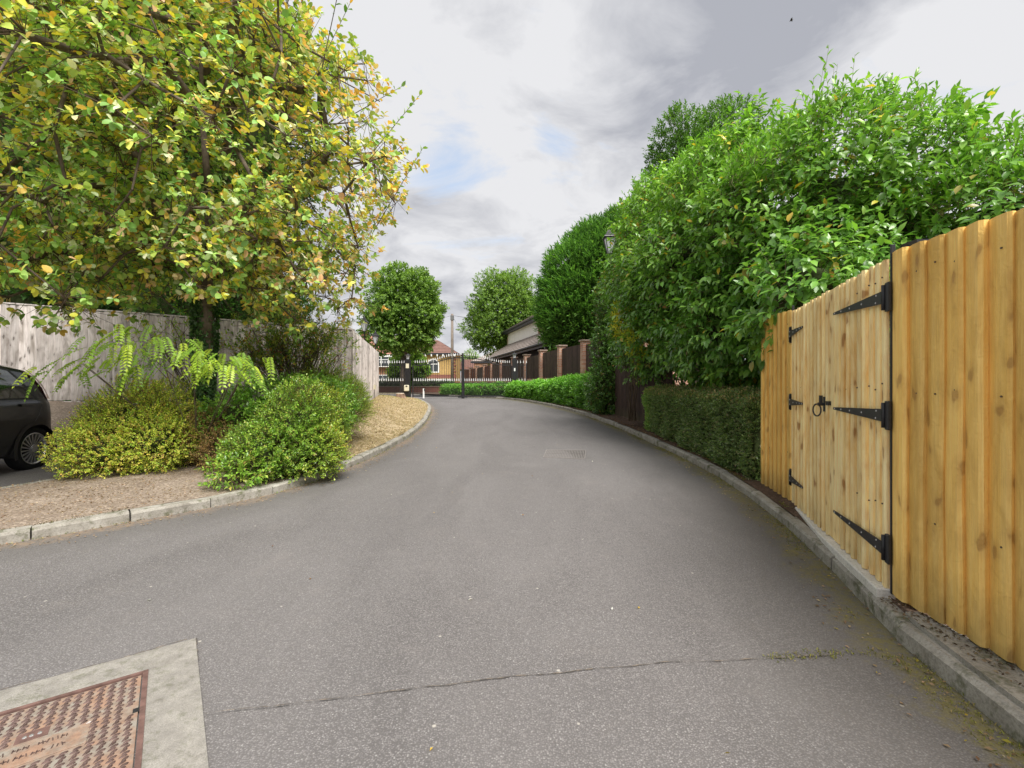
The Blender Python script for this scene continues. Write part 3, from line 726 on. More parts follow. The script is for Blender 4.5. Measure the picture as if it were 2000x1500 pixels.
def railing(x0, x1, y0, y1, label):
    r_ = root('iron_railing', (x0, y0, .6), label, 'railing'); n = int(abs(x1 - x0) / .115); sp = MB(); d2 = MB()
    for j in range(n + 1):
        t = j / n; x = x0 + (x1 - x0) * t; y = y0 + (y1 - y0) * t
        MB().box((x, y, 1.42), (.02, .02, 1.68) if 0 < j < n else (.045, .045, 1.68)).build('bar', BLACKM, r_); spear(sp, x, y, 2.26)
        if j < n: x += (x1 - x0) / n / 2; MB().box((x, y, .98), (.016, .016, .8)).build('dog_bar', BLACKM, r_); spear(d2, x, y, 1.38, .17, .03)
    for z in (.64, 1.30, 2.17):
        MB().tube((x0, y0, z), (x1, y1, z), .022, n=4).build('rail', BLACKM, r_)
    props(sp.build('spear_heads', SILVER, r_), kind='stuff'); props(d2.build('dog_bar_spear_heads', SILVER, r_), kind='stuff')
railing(-6.55, -5.27, GY, GY, 'black iron railing section between the grey fence end and the gate pillar')
railing(.27, .70, GY, GY - .05, 'short black iron railing section right of the pillar with the white notice')
for x, y, lab in ((-4.16, 21.7, 'thin white sensor post at the kerb edge of the scorched lawn'), (.62, 21.6, 'thin white sensor post in front of the laurel hedge')):
    z0 = float(zr(y)) + .05; r_ = root('sensor_post', (x, y, z0), lab, 'sensor post', 'photocell posts at the gate')
    MB().box((x, y, z0 + .23), (.07, .05, .46)).build('post', WHITE, r_, bevel=.004); MB().box((x + .05, y, z0 + .40), (.06, .07, .1)).build('photocell', BLACKP, r_)

# lamp posts
def lamp(x, y, zb_, zt_, s, label, cat='lamp post', group=None):
    r_ = root('lamp_post', (x, y, zb_), label, cat, group)
    MB().lathe((x, y, zb_), [(.07 * s, 0), (.07 * s, .5), (.04 * s, .6), (.035 * s, zt_ - zb_ - .06), (.06 * s, zt_ - zb_ - .03), (.05 * s, zt_ - zb_)], 10).build('pole', BLACKP, r_, True)
    h = .52 * s; b, t = .085 * s, .225 * s
    MB().lathe((x, y, zt_), [(b * .9, 0), (t * .93, h * .86)], 4, True).build('lantern_glass', GLASS_L, r_)
    fr = MB()
    for i in range(4):
        an = math.pi / 4 + i * math.pi / 2; c_, s_ = math.cos(an), math.sin(an)
        fr.tube((x + b * c_, y + b * s_, zt_), (x + t * c_, y + t * s_, zt_ + h * .87), .014 * s, n=4)
        an2 = an + math.pi / 2; fr.tube((x + t * c_, y + t * s_, zt_ + h * .87), (x + t * math.cos(an2), y + t * math.sin(an2), zt_ + h * .87), .017 * s, n=4)
    fr.build('lantern_frame', BLACKP, r_)
    MB().lathe((x, y, zt_ + h * .88), [(t * 1.25, 0), (t * 1.2, .02), (t * .55, .15 * s), (t * .5, .20 * s), (t * .28, .24 * s)], 4, True).build('lantern_roof', BLACKP, r_)
    MB().lathe((x, y, zt_ + h * .88 + .24 * s), [(.05 * s, 0), (.055 * s, .03 * s), (.03 * s, .05 * s), (.035 * s, .09 * s), (.005, .13 * s)], 8).build('finial', BLACKP, r_, True)
lamp(2.92, 13.75, .3, 5.15, 1.0, 'tall black lamp post with a tapering glass lantern rising from the ivy')
lamp(-6.22, 21.0, .6, 3.1, .72, 'small black lantern on a pole beyond the far end of the grey fence', group='lantern poles behind the grey fence')
lamp(-5.0, 15.6, .8, 3.05, .62, 'black lantern pole behind the grey fence, half hidden by yellowing leaves', group='lantern poles behind the grey fence')

# tree stump
r_ = root('tree_stump', (-5.0, 20.6, .55), 'low pale-topped tree stump on the lawn in front of the gate pillar', 'tree stump')
z0 = zL(-5.0, 20.6); mb = MB(); n = 14; prof = [(.30, -.03), (.22, .05), (.185, .20)]
vs = []
for r1, zz in prof:
    for i in range(n):
        t = 2 * math.pi * i / n; rr = r1 * (1 + .18 * math.sin(3 * t + 1) * (1 if zz < .1 else .4)); vs.append((-5.0 + rr * math.cos(t), 20.6 + rr * math.sin(t), z0 + zz))
fs = [(j * n + i, j * n + (i + 1) % n, (j + 1) * n + (i + 1) % n, (j + 1) * n + i) for j in range(2) for i in range(n)]
mb.add(vs, fs); mb.build('stump_bark', simple('stump_bark', (.20, .13, .09), .9, 0, .5, 9), r_)
MB().lathe((-5.0, 20.6, z0 + .185), [(.175, 0), (.18, .025), (.17, .035)], 14).build('cut_face', simple('cut_wood', (.66, .56, .44), .8, 0, .12, 20), r_)

# ------------------------------------------------------------------ covers in the road
e1 = Vector((-.803, -.596, 0)); e2 = Vector((.570, -.8216, 0)); e1.normalize(); e2 = Vector((-e1.y, e1.x, 0)); e2 = e2 if e2.y < 0 else -e2
O = Vector((-1.576, 1.998, 0))
OC = Vector((-1.545, 2.25, 0))
cs = root('cover_surround', tuple(OC), 'pale concrete surround set in the asphalt around the rusty access cover', 'concrete surround')
cl_, cw = 1.15, 1.08; bar = lambda c, a_, b_, z0, z1, nm, mt, pr, bv=0: MB().prism([c + Vector((0, 0, z0)), c + e1 * a_ + Vector((0, 0, z0)), c + e1 * a_ + e2 * b_ + Vector((0, 0, z0)), c + e2 * b_ + Vector((0, 0, z0))], (0, 0, z1 - z0)).build(nm, mt, pr, bevel=bv)
# four concrete strips leave a seat for the iron frame
du = (O - OC).dot(e1); dv = (O - OC).dot(e2); CW, CH = .80, .68
bar(OC, cl_, dv, -.05, .010, 'concrete_strip', SURR, cs)
bar(OC + e2 * dv, du, CH, -.05, .010, 'concrete_strip', SURR, cs)
bar(OC + e2 * dv + e1 * (du + CW), cl_ - du - CW, CH, -.05, .010, 'concrete_strip', SURR, cs)
bar(OC + e2 * (dv + CH), cl_, cw - dv - CH + .1, -.05, .010, 'concrete_strip', SURR, cs)
cv = root('access_cover', tuple(O), 'rusty iron access cover with lens-shaped treads, set in pale concrete at the bottom corner', 'access cover')
a = Mat('rusty_plate'); v = a.co('Object'); n = a.noise(v, 9, 6, .7); n2_ = a.noise(v, 40, 4, .7)
PLATE = a.set(a.mix(a.ramp(n2_, [(.4, .5), (.6, 0.)]), a.mix(a.ramp(n, [(.42, 0.), (.58, 1.)]), (.34, .215, .15), (.29, .265, .225)), (.17, .115, .085)), .8, .3, .1)
TREAD = simple('worn_tread_iron', (.155, .105, .095), .5, .45, .35, 18)
fw = .018
bar(O, CW, fw, -.03, .014, 'frame_bar', RUST, cv); bar(O + e2 * (CH - fw), CW, fw, -.03, .014, 'frame_bar', RUST, cv)
bar(O + e2 * fw, fw, CH - 2 * fw, -.03, .014, 'frame_bar', RUST, cv); bar(O + e2 * fw + e1 * (CW - fw), fw, CH - 2 * fw, -.03, .014, 'frame_bar', RUST, cv)
P0 = O + e1 * (fw + .005) + e2 * (fw + .005); PW, PH = CW - 2 * fw - .01, CH - 2 * fw - .01
bar(P0, PW, PH, -.02, .008, 'cover_plate', PLATE, cv)
# keyhole
bar(P0 + e2 * .245 - e1 * .004, .020, .028, .0081, .0086, 'keyhole', BLACKM, cv)
lm = []
for s in (0,):
    prof = [(0, 0), (.006, .0035), (.013, .0052), (.020, .0035), (.026, 0)]
    vs = []
    for x, wv in prof: vs += [(x - .013, -wv, 0), (x - .013, wv, 0)]
    top = [(x * .9 - .0117, -wv * .5, .004) for x, wv in prof] + [(x * .9 - .0117, wv * .5, .004) for x, wv in prof]
    outl = [(-.013, 0, 0), (-.006, -.0045, 0), (.004, -.0052, 0), (.013, 0, 0), (.004, .0045, 0), (-.006, .0052, 0)]
    inn = [(x * .72, y * .55, .0045) for x, y, z in outl]
    lens = mesh('tread_bar', outl + inn, [(i, (i + 1) % 6, 6 + (i + 1) % 6, 6 + i) for i in range(6)] + [(6, 7, 8, 9, 10, 11)]); lens.materials.append(TREAD)
rz1 = math.atan2(e1.y, e1.x)
panels = [(.135, .245, .285, .115), (.47, .12, .2, .10), (.25, .175, .085, .055)]   # u, v, w, h in plate coordinates
far = MB(); cnt = 0; slots = []
for i in range(22):
    for j in range(42):
        u, v_ = .022 + i * .0335, .014 + j * .0152
        if u > PW - .015 or v_ > PH - .012: continue
        if any(pu - .012 < u < pu + pw + .012 and pv - .008 < v_ < pv + ph + .008 for pu, pv, pw, ph in panels): continue
        if u < .03 and .225 < v_ < .285: continue
        slots.append((i, j, u + (.006 if j % 2 else 0), v_))
vis = []
for s in slots:
    p = P0 + e1 * s[2] + e2 * s[3]; px = 1000 + 900 * p.x / p.y; py = 750 + 900 * EYE / p.y
    vis.append((0 if (0 < px < 2000 and py < 1500) else 1, p.y * -1, s))
vis.sort(key=lambda t: (t[0], t[1]))
for k, (_, _, (i, j, u, v_)) in enumerate(vis):
    p = P0 + e1 * u + e2 * v_ + Vector((0, 0, .0078)); an = rz1 + (.62 if (j // 2) % 2 else .3)
    if k < 295:
        o = bpy.data.objects.new('tread_bar', lens); COL.objects.link(o); o.parent = cv; o.matrix_parent_inverse = wm(cv).inverted()
        o.location = p; o.rotation_euler = (0, 0, an)
    else:
        c_, s_ = math.cos(an), math.sin(an)
        far.add([(p.x + x * c_ - y * s_, p.y + x * s_ + y * c_, p.z + z) for x, y, z in outl + inn], [(q, (q + 1) % 6, 6 + (q + 1) % 6, 6 + q) for q in range(6)] + [(6, 7, 8, 9, 10, 11)])
props(far.build('tread_bars', TREAD, cv), kind='stuff')
pu, pv, pw, ph = panels[0]
nm = bar(P0 + e1 * pu + e2 * pv, pw, ph, .0079, .0105, 'name_panel', PLATE, cv, .001)
sm = MB()      # worn, unreadable raised lettering
for row, vv in enumerate((.03, .075)):
    uu = .02
    while uu < pw - .03:
        if random.random() < .84:
            p = P0 + e1 * (pu + pw - uu) + e2 * (pv + vv + random.uniform(-.002, .002))
            sm.box((p.x, p.y, .0115), (.003, random.uniform(.012, .02), .003), rz1 + random.uniform(-.3, .3))
            if random.random() < .6: sm.box((p.x + .003, p.y + .002, .0115), (.009, .003, .003), rz1 + random.uniform(-.3, .3))
        uu += random.uniform(.010, .014)
props(sm.build('worn_lettering', TREAD, nm), kind='stuff')
pu, pv, pw, ph = panels[1]; nm = bar(P0 + e1 * pu + e2 * pv, pw, ph, .0079, .0095, 'name_panel', PLATE, cv, .0005)
pu, pv, pw, ph = panels[2]; ky = bar(P0 + e1 * pu + e2 * pv, pw, ph, .0079, .0088, 'lifting_recess', RUST, cv)
sm = MB()
for uu in (.024, .045, .062): p = P0 + e1 * (pu + uu) + e2 * (pv + .028); sm.lathe((p.x, p.y, .0088), [(.007, 0), (.005, .003)], 6)
sm.build('bright_rivets', SCREW, ky)

# slotted gully grate mid road
dc = root('drain_grate', tuple(g(1102, 888)), 'flat grey slotted iron grate set in the middle of the road', 'drain grate')
a_, b_, c_, d_ = g(1067, 879), g(1145, 879.5), g(1143, 897), g(1060, 894)
GR = simple('grate_iron', (.24, .22, .21), .6, .3, .15, 25)
UP = Vector((0, 0, .006))
def quadp(u, v_): return (a_.lerp(b_, u)).lerp(d_.lerp(c_, u), v_)
for (u0, v0, u1, v1) in ((0, 0, 1, .06), (0, .94, 1, 1), (0, .06, .03, .94), (.97, .06, 1, .94)):
    MB().prism([quadp(u0, v0) - UP, quadp(u0, v1) - UP, quadp(u1, v1) - UP, quadp(u1, v0) - UP], (0, 0, .016)).build('frame_bar', GR, dc)
MB().prism([quadp(.02, .05) - UP, quadp(.02, .95) - UP, quadp(.98, .95) - UP, quadp(.98, .05) - UP], (0, 0, .008)).build('grate_slot_shade', simple('grate_shadow', (.07, .065, .06), .8, 0, .2, 30), dc)  # dark plate under the bars, shade of the slots put into its colour
for i in range(24):
    u = .045 + i * .0385
    for v0 in (.08, .52):
        MB().prism([quadp(u, v0), quadp(u, v0 + .40), quadp(u + .022, v0 + .40), quadp(u + .022, v0)], (0, 0, .009)).build('grate_bar', GR, dc)

# ------------------------------------------------------------------ foliage engine
LEAFGAIN = 1.65
T2 = (np.array([(0, 0, 0), (.48, .5, .07), (1, 0, -.06), (.48, -.5, .07)]), np.array([(0, 2, 1), (0, 3, 2)]))
T4 = (np.array([(0, 0, 0), (.42, .5, .09), (.5, 0, 0), (.42, -.5, .09), (1, 0, -.12)]), np.array([(0, 2, 1), (0, 3, 2), (1, 2, 4), (2, 3, 4)]))
T8 = (np.array([(0, 0, 0), (.24, .38, .06), (.3, 0, 0), (.24, -.38, .06), (.62, .46, .03), (.68, 0, -.04), (.62, -.46, .03), (1, 0, -.16)]),
      np.array([(0, 2, 1), (0, 3, 2), (1, 2, 5), (1, 5, 4), (2, 3, 6), (2, 6, 5), (4, 5, 7), (5, 6, 7)]))
T12 = (np.array([(0, 0, 0), (.2, .40, .05), (.22, 0, 0), (.2, -.40, .05), (.5, .5, .05), (.5, 0, -.01), (.5, -.5, .05), (.8, .34, -.02), (.8, 0, -.07), (.8, -.34, -.02), (.98, 0, -.15)]),
      np.array([(0, 2, 1), (0, 3, 2), (1, 2, 5), (1, 5, 4), (2, 3, 6), (2, 6, 5), (4, 5, 8), (4, 8, 7), (5, 6, 9), (5, 9, 8), (7, 8, 10), (8, 9, 10)]))
def nrm(a_): return a_ / (np.linalg.norm(a_, axis=-1, keepdims=True) + 1e-9)
def leaves(name, P, D, Nn, L, W, C, tmpl, mat, parent=None, kind=None):
    if parent is not None: C = np.clip(np.asarray(C) * LEAFGAIN, .003, .9)
    D = nrm(D); S = nrm(np.cross(Nn, D)); Nn = np.cross(D, S); t, tri = tmpl; k = len(t); n = len(P)
    L = np.asarray(L)[:, None, None]; W = np.asarray(W)[:, None, None]
    V = P[:, None] + t[None, :, 0:1] * L * D[:, None] + t[None, :, 1:2] * W * S[:, None] + t[None, :, 2:3] * L * Nn[:, None]
    T = (tri[None] + (np.arange(n) * k)[:, None, None]).reshape(-1, 3)
    me = fastmesh(name, V.reshape(-1, 3), T)
    ca = me.attributes.new('leaf_col', 'FLOAT_COLOR', 'POINT'); c4 = np.ones((n, k, 4), np.float32); c4[:, :, :3] = C[:, None]
    ca.data.foreach_set('color', c4.ravel())
    o = link(name, me, parent, mat)
    if kind: props(o, kind=kind)
    return o
def palette(n, items, r, jit=.18):
    """items: [(weight, colour)]"""
    w_ = np.array([i[0] for i in items], float); w_ /= w_.sum(); idx = r.choice(len(items), n, p=w_)
    c = np.array([i[1] for i in items])[idx]; return c * (1 + r.uniform(-jit, jit, (n, 1))) * (1 + r.uniform(-.06, .06, (n, 3)))
def sprigs(O_, A, slen, k, ll, asp, alpha, droop, r, upn=.8, a_jit=.3):
    n = len(O_); A = nrm(A); ref = np.where(np.abs(A[:, 2:3]) > .9, np.array([[1., 0, 0]]), np.array([[0, 0, 1.]]))
    U = nrm(np.cross(A, ref)); Vv = np.cross(A, U)
    t = (np.arange(k) + .6) / k; az = np.arange(k) * 2.4
    AZ = az[None] + r.uniform(0, 6.28, (n, 1)) + r.uniform(-.4, .4, (n, k))
    rad = U[:, None] * np.cos(AZ)[..., None] + Vv[:, None] * np.sin(AZ)[..., None]
    al = (alpha * (1.15 - .55 * t))[None, :] + r.uniform(-a_jit, a_jit, (n, k))
    Dd = A[:, None] * np.cos(al)[..., None] + rad * np.sin(al)[..., None]; Dd[..., 2] -= droop * r.uniform(.5, 1.5, (n, k))
    P = O_[:, None] + A[:, None] * (np.asarray(slen).reshape(-1, 1) * t[None])[..., None]
    Nn = A[:, None] * .7 + np.array([0, 0, upn]) + r.normal(0, .28, (n, k, 3))
    L = ll * r.uniform(.65, 1.2, (n, k)); Wd = L * asp * r.uniform(.85, 1.15, (n, k)); idx = np.repeat(np.arange(n), k)
    return P.reshape(-1, 3), nrm(Dd).reshape(-1, 3), Nn.reshape(-1, 3), L.ravel(), Wd.ravel(), idx
def sticks(name, A, B, r0, r1, mat, parent, kind=None):
    A = np.asarray(A, float); B = np.asarray(B, float); d = nrm(B - A); ref = np.where(np.abs(d[:, 2:3]) > .9, np.array([[1., 0, 0]]), np.array([[0, 0, 1.]]))
    U = nrm(np.cross(d, ref)); W2 = np.cross(d, U); r0 = np.broadcast_to(np.asarray(r0, float), (len(A),)); r1 = np.broadcast_to(np.asarray(r1, float), (len(A),))
    V = []
    m = 5 if r0.max() > .03 else 3
    for P, rr in ((A, r0), (B, r1)):
        for i in range(m):
            t = 2 * math.pi * i / m; V.append(P + (U * math.cos(t) + W2 * math.sin(t)) * rr[:, None])
    V = np.stack(V, 1); q = []
    for i in range(m): j = (i + 1) % m; q += [(i, j, m + j), (i, m + j, m + i)]
    T = (np.array(q)[None] + (np.arange(len(A)) * 2 * m)[:, None, None]).reshape(-1, 3)
    me = fastmesh(name, V.reshape(-1, 3), T); me.polygons.foreach_set('use_smooth', [True] * len(me.polygons))
    o = link(name, me, parent, mat)
    if kind: props(o, kind=kind)
    return o
def lump(P, f, s=0): # cheap smooth 3d field in -1..1
    x, y, z = P[:, 0] * f + s, P[:, 1] * f + 1.7 * s, P[:, 2] * f + .6 * s
    return (np.sin(x * 1.3 + np.sin(y * 1.7 + 1)) + np.sin(y * 1.1 + np.sin(z * 1.9 + 2)) + np.sin(z * 1.5 + np.sin(x * 1.6 + 3))) / 3
def blobs_sample(bl, n, r, depth=.22, lumpf=2.2, lumpa=.10, zmin=None, bias=None):
    """points near the surface of a union of ellipsoids, with outward normals"""
    C = np.array([b[0] for b in bl], float); Rr = np.array([b[1] for b in bl], float)
    area = Rr[:, 0] * Rr[:, 2] + Rr[:, 1] * Rr[:, 2] + Rr[:, 0] * Rr[:, 1]; out_p, out_n, tot = [], [], 0
    while tot < n:
        m = int(n * 1.6); i = r.choice(len(bl), m, p=area / area.sum()); u = nrm(r.normal(size=(m, 3)))
        sc_ = 1 - depth * r.uniform(0, 1, (m, 1)) ** 1.6
        P = C[i] + u * Rr[i] * sc_; Nn = nrm(u / Rr[i]); P = P + Nn * (lump(P, lumpf)[:, None] * lumpa * Rr[i].mean(1, keepdims=True))
        keep = np.ones(m, bool)
        for j in range(len(bl)):
            dj = np.sqrt((((P - C[j]) / Rr[j]) ** 2).sum(1)); keep &= (i == j) | (dj > (1 - depth) * .97)
        if zmin is not None: keep &= P[:, 2] > zmin
        if bias is not None: keep &= bias(P, Nn, r)
        out_p.append(P[keep]); out_n.append(Nn[keep]); tot += keep.sum()
    return np.concatenate(out_p)[:n], np.concatenate(out_n)[:n]
def facing(P, Nn, r, back=.25):
    """thin out the side that no path or road nearby can see"""
    v_ = nrm(np.array([0, 1., 1.6]) - P); return ((Nn * v_).sum(1) > -.25) | (r.uniform(size=len(P)) < back)
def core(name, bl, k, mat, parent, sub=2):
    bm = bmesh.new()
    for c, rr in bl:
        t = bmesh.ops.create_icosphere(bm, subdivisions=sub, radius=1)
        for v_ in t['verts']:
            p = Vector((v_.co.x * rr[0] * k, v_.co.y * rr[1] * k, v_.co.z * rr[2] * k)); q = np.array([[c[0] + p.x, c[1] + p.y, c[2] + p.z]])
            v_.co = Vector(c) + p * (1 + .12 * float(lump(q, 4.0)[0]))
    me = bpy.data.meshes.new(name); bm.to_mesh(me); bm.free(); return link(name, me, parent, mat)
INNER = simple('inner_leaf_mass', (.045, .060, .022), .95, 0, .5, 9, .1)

def leaf_variants(C, mat, tmpl, k=14):
    out_ = []
    for q in C[np.linspace(0, len(C) - 1, k).astype(int)]:
        me = fastmesh('leaf', tmpl[0], tmpl[1]); ca = me.attributes.new('leaf_col', 'FLOAT_COLOR', 'POINT'); q = np.clip(q * LEAFGAIN, .003, .9)
        ca.data.foreach_set('color', np.tile(np.array([*q, 1], np.float32), len(tmpl[0]))); me.materials.append(mat); out_.append(me)
    return out_
def one_leaf(name, me, p, d, nn, L, Wd, parent):
    d = Vector(d).normalized(); s = Vector(nn).cross(d).normalized(); nn = d.cross(s)
    o = bpy.data.objects.new(name, me); COL.objects.link(o); o.parent = parent; o.matrix_parent_inverse = wm(parent).inverted()
    loc = Vector(p); o.matrix_basis = Matrix.Translation(loc) @ Matrix((d, s, nn)).transposed().to_4x4() @ Matrix.Diagonal((L, Wd, L, 1)); return o
def split_leaves(name, lp, ld, ln, lL, lW, C, mat, parent, n, tmpl=T8):
    px = 1000 + 900 * lp[:, 0] / lp[:, 1]; py = 750 - 900 * (lp[:, 2] - EYE) / lp[:, 1]
    score = lL / lp[:, 1] + np.where((px > 0) & (px < 2000) & (py > 0) & (py < 1500) & (lp[:, 1] > .5), 0, -9); top = np.argsort(-score)[:n]; mask = np.ones(len(lp), bool); mask[top] = False
    leaves(name, lp[mask], ld[mask], ln[mask], lL[mask], lW[mask], C[mask], tmpl, mat, parent, 'stuff'); va = leaf_variants(C[top], mat, tmpl, 24)
    for i in top: one_leaf('leaf', va[random.randrange(len(va))], lp[i], ld[i], ln[i], float(lL[i]), float(lW[i]), parent)
def shrub(name, label, cat, base, bl, nspr, k, slen, ll, asp, alpha, droop, pal, tmpl, mat, seed, depth=.3, lumpa=.12, lumpf=2.5, up=.5, corek=.68, zmin=None, stems=24, bias=facing, group=None, tint=None, inner=INNER, stemmat=TWIG, kind=None, partn='leaves', single=0):
    r = np.random.RandomState(seed); rt = root(name, base, label, cat, group, kind)
    P, Nn = blobs_sample(bl, nspr, r, depth, lumpf, lumpa, zmin, bias)
    A = Nn + np.array([0, 0, up]) + r.normal(0, .35, P.shape)
    sl = slen * r.uniform(.6, 1.4, len(P)); lp, ld, ln, lL, lW, idx = sprigs(P, A, sl, k, ll, asp, alpha, droop, r)
    C = palette(len(lp), pal, r); cs_ = palette(len(P), pal, r)[idx]; C = C * .6 + cs_ * .4
    if tint is not None: C = tint(lp, C, r)
    if single: split_leaves(partn, lp, ld, ln, lL, lW, np.clip(C, .004, .95), mat, rt, single)
    else: leaves(partn, lp, ld, ln, lL, lW, np.clip(C, .004, .95), tmpl, mat, rt, 'stuff')
    if len(P) < 16000: sticks('twigs', P - nrm(A) * sl[:, None] * .4, P + nrm(A) * sl[:, None], .0022 + ll * .012, .001, stemmat, rt, 'stuff')
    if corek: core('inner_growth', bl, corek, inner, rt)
    if stems:
        S = np.tile(np.array(base, float), (stems, 1)); S[:, :2] += r.uniform(-.12, .12, (stems, 2)); j = r.choice(len(P), stems)
        M_ = S * .5 + P[j] * .5; M_[:, 2] += .05; rr = .008 + .004 * min(3, np.mean([b[1][2] for b in bl]))
        sticks('stems', np.concatenate([S, M_]), np.concatenate([M_, P[j]]), rr, rr * .5, TWIG, rt, 'stuff')
    return rt

# ------------------------------------------------------------------ right side planting
G_L = [(5, (.075, .17, .030)), (4, (.12, .25, .042)), (2.4, (.19, .34, .06)), (1.6, (.05, .11, .022)), (.14, (.50, .30, .03)), (.12, (.30, .16, .06))]
laurel_bl = [((4.55, 6.5, 3.0), (1.75, 1.6, 1.95)), ((3.95, 8.2, 3.3), (1.45, 1.6, 2.35)), ((3.45, 10.6, 3.5), (1.12, 1.5, 2.45)), ((5.7, 5.1, 2.6), (1.7, 1.6, 1.2)),
             ((4.1, 5.75, 2.35), (1.15, .95, 1.25)), ((3.75, 7.1, 2.35), (1.05, 1.3, 1.15)), ((3.35, 9.2, 3.1), (.95, 1.2, 1.35)), ((7.5, 4.8, 2.3), (1.9, 1.7, 1.2)), ((3.2, 4.95, 2.15), (.5, .5, .6)), ((4.6, 7.6, 1.2), (.9, 2.6, 1.0))]
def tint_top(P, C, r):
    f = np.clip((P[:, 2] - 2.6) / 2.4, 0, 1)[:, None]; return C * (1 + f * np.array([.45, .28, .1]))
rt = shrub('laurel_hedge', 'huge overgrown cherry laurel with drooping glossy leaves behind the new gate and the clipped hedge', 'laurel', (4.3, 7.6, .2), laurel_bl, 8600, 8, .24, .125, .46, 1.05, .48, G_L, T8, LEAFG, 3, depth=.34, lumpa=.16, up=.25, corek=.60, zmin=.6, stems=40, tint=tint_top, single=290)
# upright young shoots along the top
r = np.random.RandomState(5); P, Nn = blobs_sample(laurel_bl[:4] + laurel_bl[7:8], 1700, r, .04, 2.2, .10, 3.0, lambda P, Nn, r: Nn[:, 2] > .35)
for (cx, cy, cz, m) in ((3.85, 5.9, 4.62, 3), (4.3, 6.2, 4.8, 4), (4.6, 6.4, 4.85, 3)): P = np.concatenate([P, np.array([[cx, cy, cz]]) + r.uniform(-.12, .12, (m, 3))])
A = np.tile([0.05, 0, 1.], (len(P), 1)) + r.normal(0, .32, P.shape); sl = r.uniform(.08, .38, len(P)) ; sl[-10:] = r.uniform(.6, .95, 10); A[-10:] = np.array([.12, 0, 1.]) + r.normal(0, .08, (10, 3))
lp, ld, ln, lL, lW, idx = sprigs(P, A, sl, 9, .095, .36, .85, -.05, r)
leaves('upright_shoots', lp, ld, ln, lL, lW, palette(len(lp), [(3, (.12, .25, .035)), (3, (.17, .32, .05)), (1, (.08, .17, .03))], r), T8, LEAFG, rt, 'stuff')
sticks('shoot_stems', P - nrm(A) * .1, P + nrm(A) * sl[:, None], .005, .002, GREENSTEM, rt, 'stuff')

shrub('golden_shrub', 'yellow variegated shrub poking out between the laurel and the ivy column', 'shrub', (2.75, 10.6, .4), [((2.62, 10.5, 2.75), (.25, .32, .5)), ((2.72, 9.9, 2.25), (.2, .3, .35))],
      420, 8, .14, .075, .42, .95, .15, [(4, (.52, .46, .05)), (3, (.34, .40, .05)), (1, (.16, .24, .04))], T4, LEAF, 9, stems=14, corek=.5)

# clipped box-like hedge
def hedge_faces(line, width, n, r, rough=.05, endcaps=True, lean=0):
    """line: [(x,y,zb,zt)] along the front foot; body lies on the right-hand side (+n). Returns P,N"""
    L = np.array(line, float); seg_ = np.linalg.norm(np.diff(L[:, :2], axis=0), axis=1); cum = np.concatenate([[0], np.cumsum(seg_)]); tot = cum[-1]
    hm_ = (L[:, 3] - L[:, 2]).mean(); aF, aT, aE = tot * hm_, tot * width, width * hm_ * 2; p = np.array([aF, aT, aE]); p /= p.sum(); c = r.choice(3, n, p=p)
    s = r.uniform(0, tot, n); e_ = c == 2; side = r.uniform(size=n) < .5; s[e_] = np.where(side[e_], 0, tot)
    Q = np.stack([np.interp(s, cum, L[:, i]) for i in range(4)], 1); j = np.clip(np.searchsorted(cum, s) - 1, 0, len(L) - 2); d = np.diff(L[:, :2], axis=0)[j]; d = nrm(d); nn = np.stack([d[:, 1], -d[:, 0]], 1)
    u = r.uniform(0, 1, n); v_ = r.uniform(0, 1, n); wdt = np.where(c == 0, 0, u * width); hz = np.where(c == 1, 1.0, v_)
    P = np.stack([Q[:, 0] + nn[:, 0] * wdt, Q[:, 1] + nn[:, 1] * wdt, Q[:, 2] + (Q[:, 3] - Q[:, 2]) * hz], 1)
    Nn = np.zeros((n, 3)); Nn[c == 0, :2] = -nn[c == 0]; Nn[c == 1, 2] = 1; Nn[e_, :2] = np.where(side[e_][:, None], -d[e_], d[e_])
    # rounded shoulders
    edge = np.clip((hz - .86) / .14, 0, 1) * (c == 0); P[:, :2] += nn * (edge ** 2 * .07)[:, None]; Nn[:, 2] += edge * .8
    edge2 = (c == 1) * np.clip((.18 - u) / .18, 0, 1); P[:, 2] -= edge2 ** 2 * .06
    foot = (c == 0) * np.clip((.16 - hz) / .16, 0, 1); P[:, :2] += nn * (foot * .08)[:, None]
    Nn = nrm(Nn); P = P + Nn * (lump(P, 5.0) * rough)[:, None] + Nn * (r.uniform(-1, .25, n) * rough)[:, None]
    return P, Nn
def hedge_core(name, line, width, mat, parent, ins=.09):
    mb = MB(); L = [Vector(p[:2]) for p in line]
    for (a_, b_), (la, lb) in zip(zip(L, L[1:]), zip(line, line[1:])):
        d = (b_ - a_).normalized(); nn = Vector((d.y, -d.x)); vs = []
        for q, l_ in ((a_ - d * 0, la), (b_, lb)):
            for off, zz in ((ins, l_[2]), (width - ins, l_[2]), (width - ins, l_[3] - ins), (ins, l_[3] - ins)):
                p = q + nn * off; vs.append((p.x, p.y, zz))
        mb.add(vs, [(0, 1, 2, 3), (7, 6, 5, 4), (0, 4, 5, 1), (1, 5, 6, 2), (2, 6, 7, 3), (3, 7, 4, 0)])
    return mb.build(name, mat, parent)
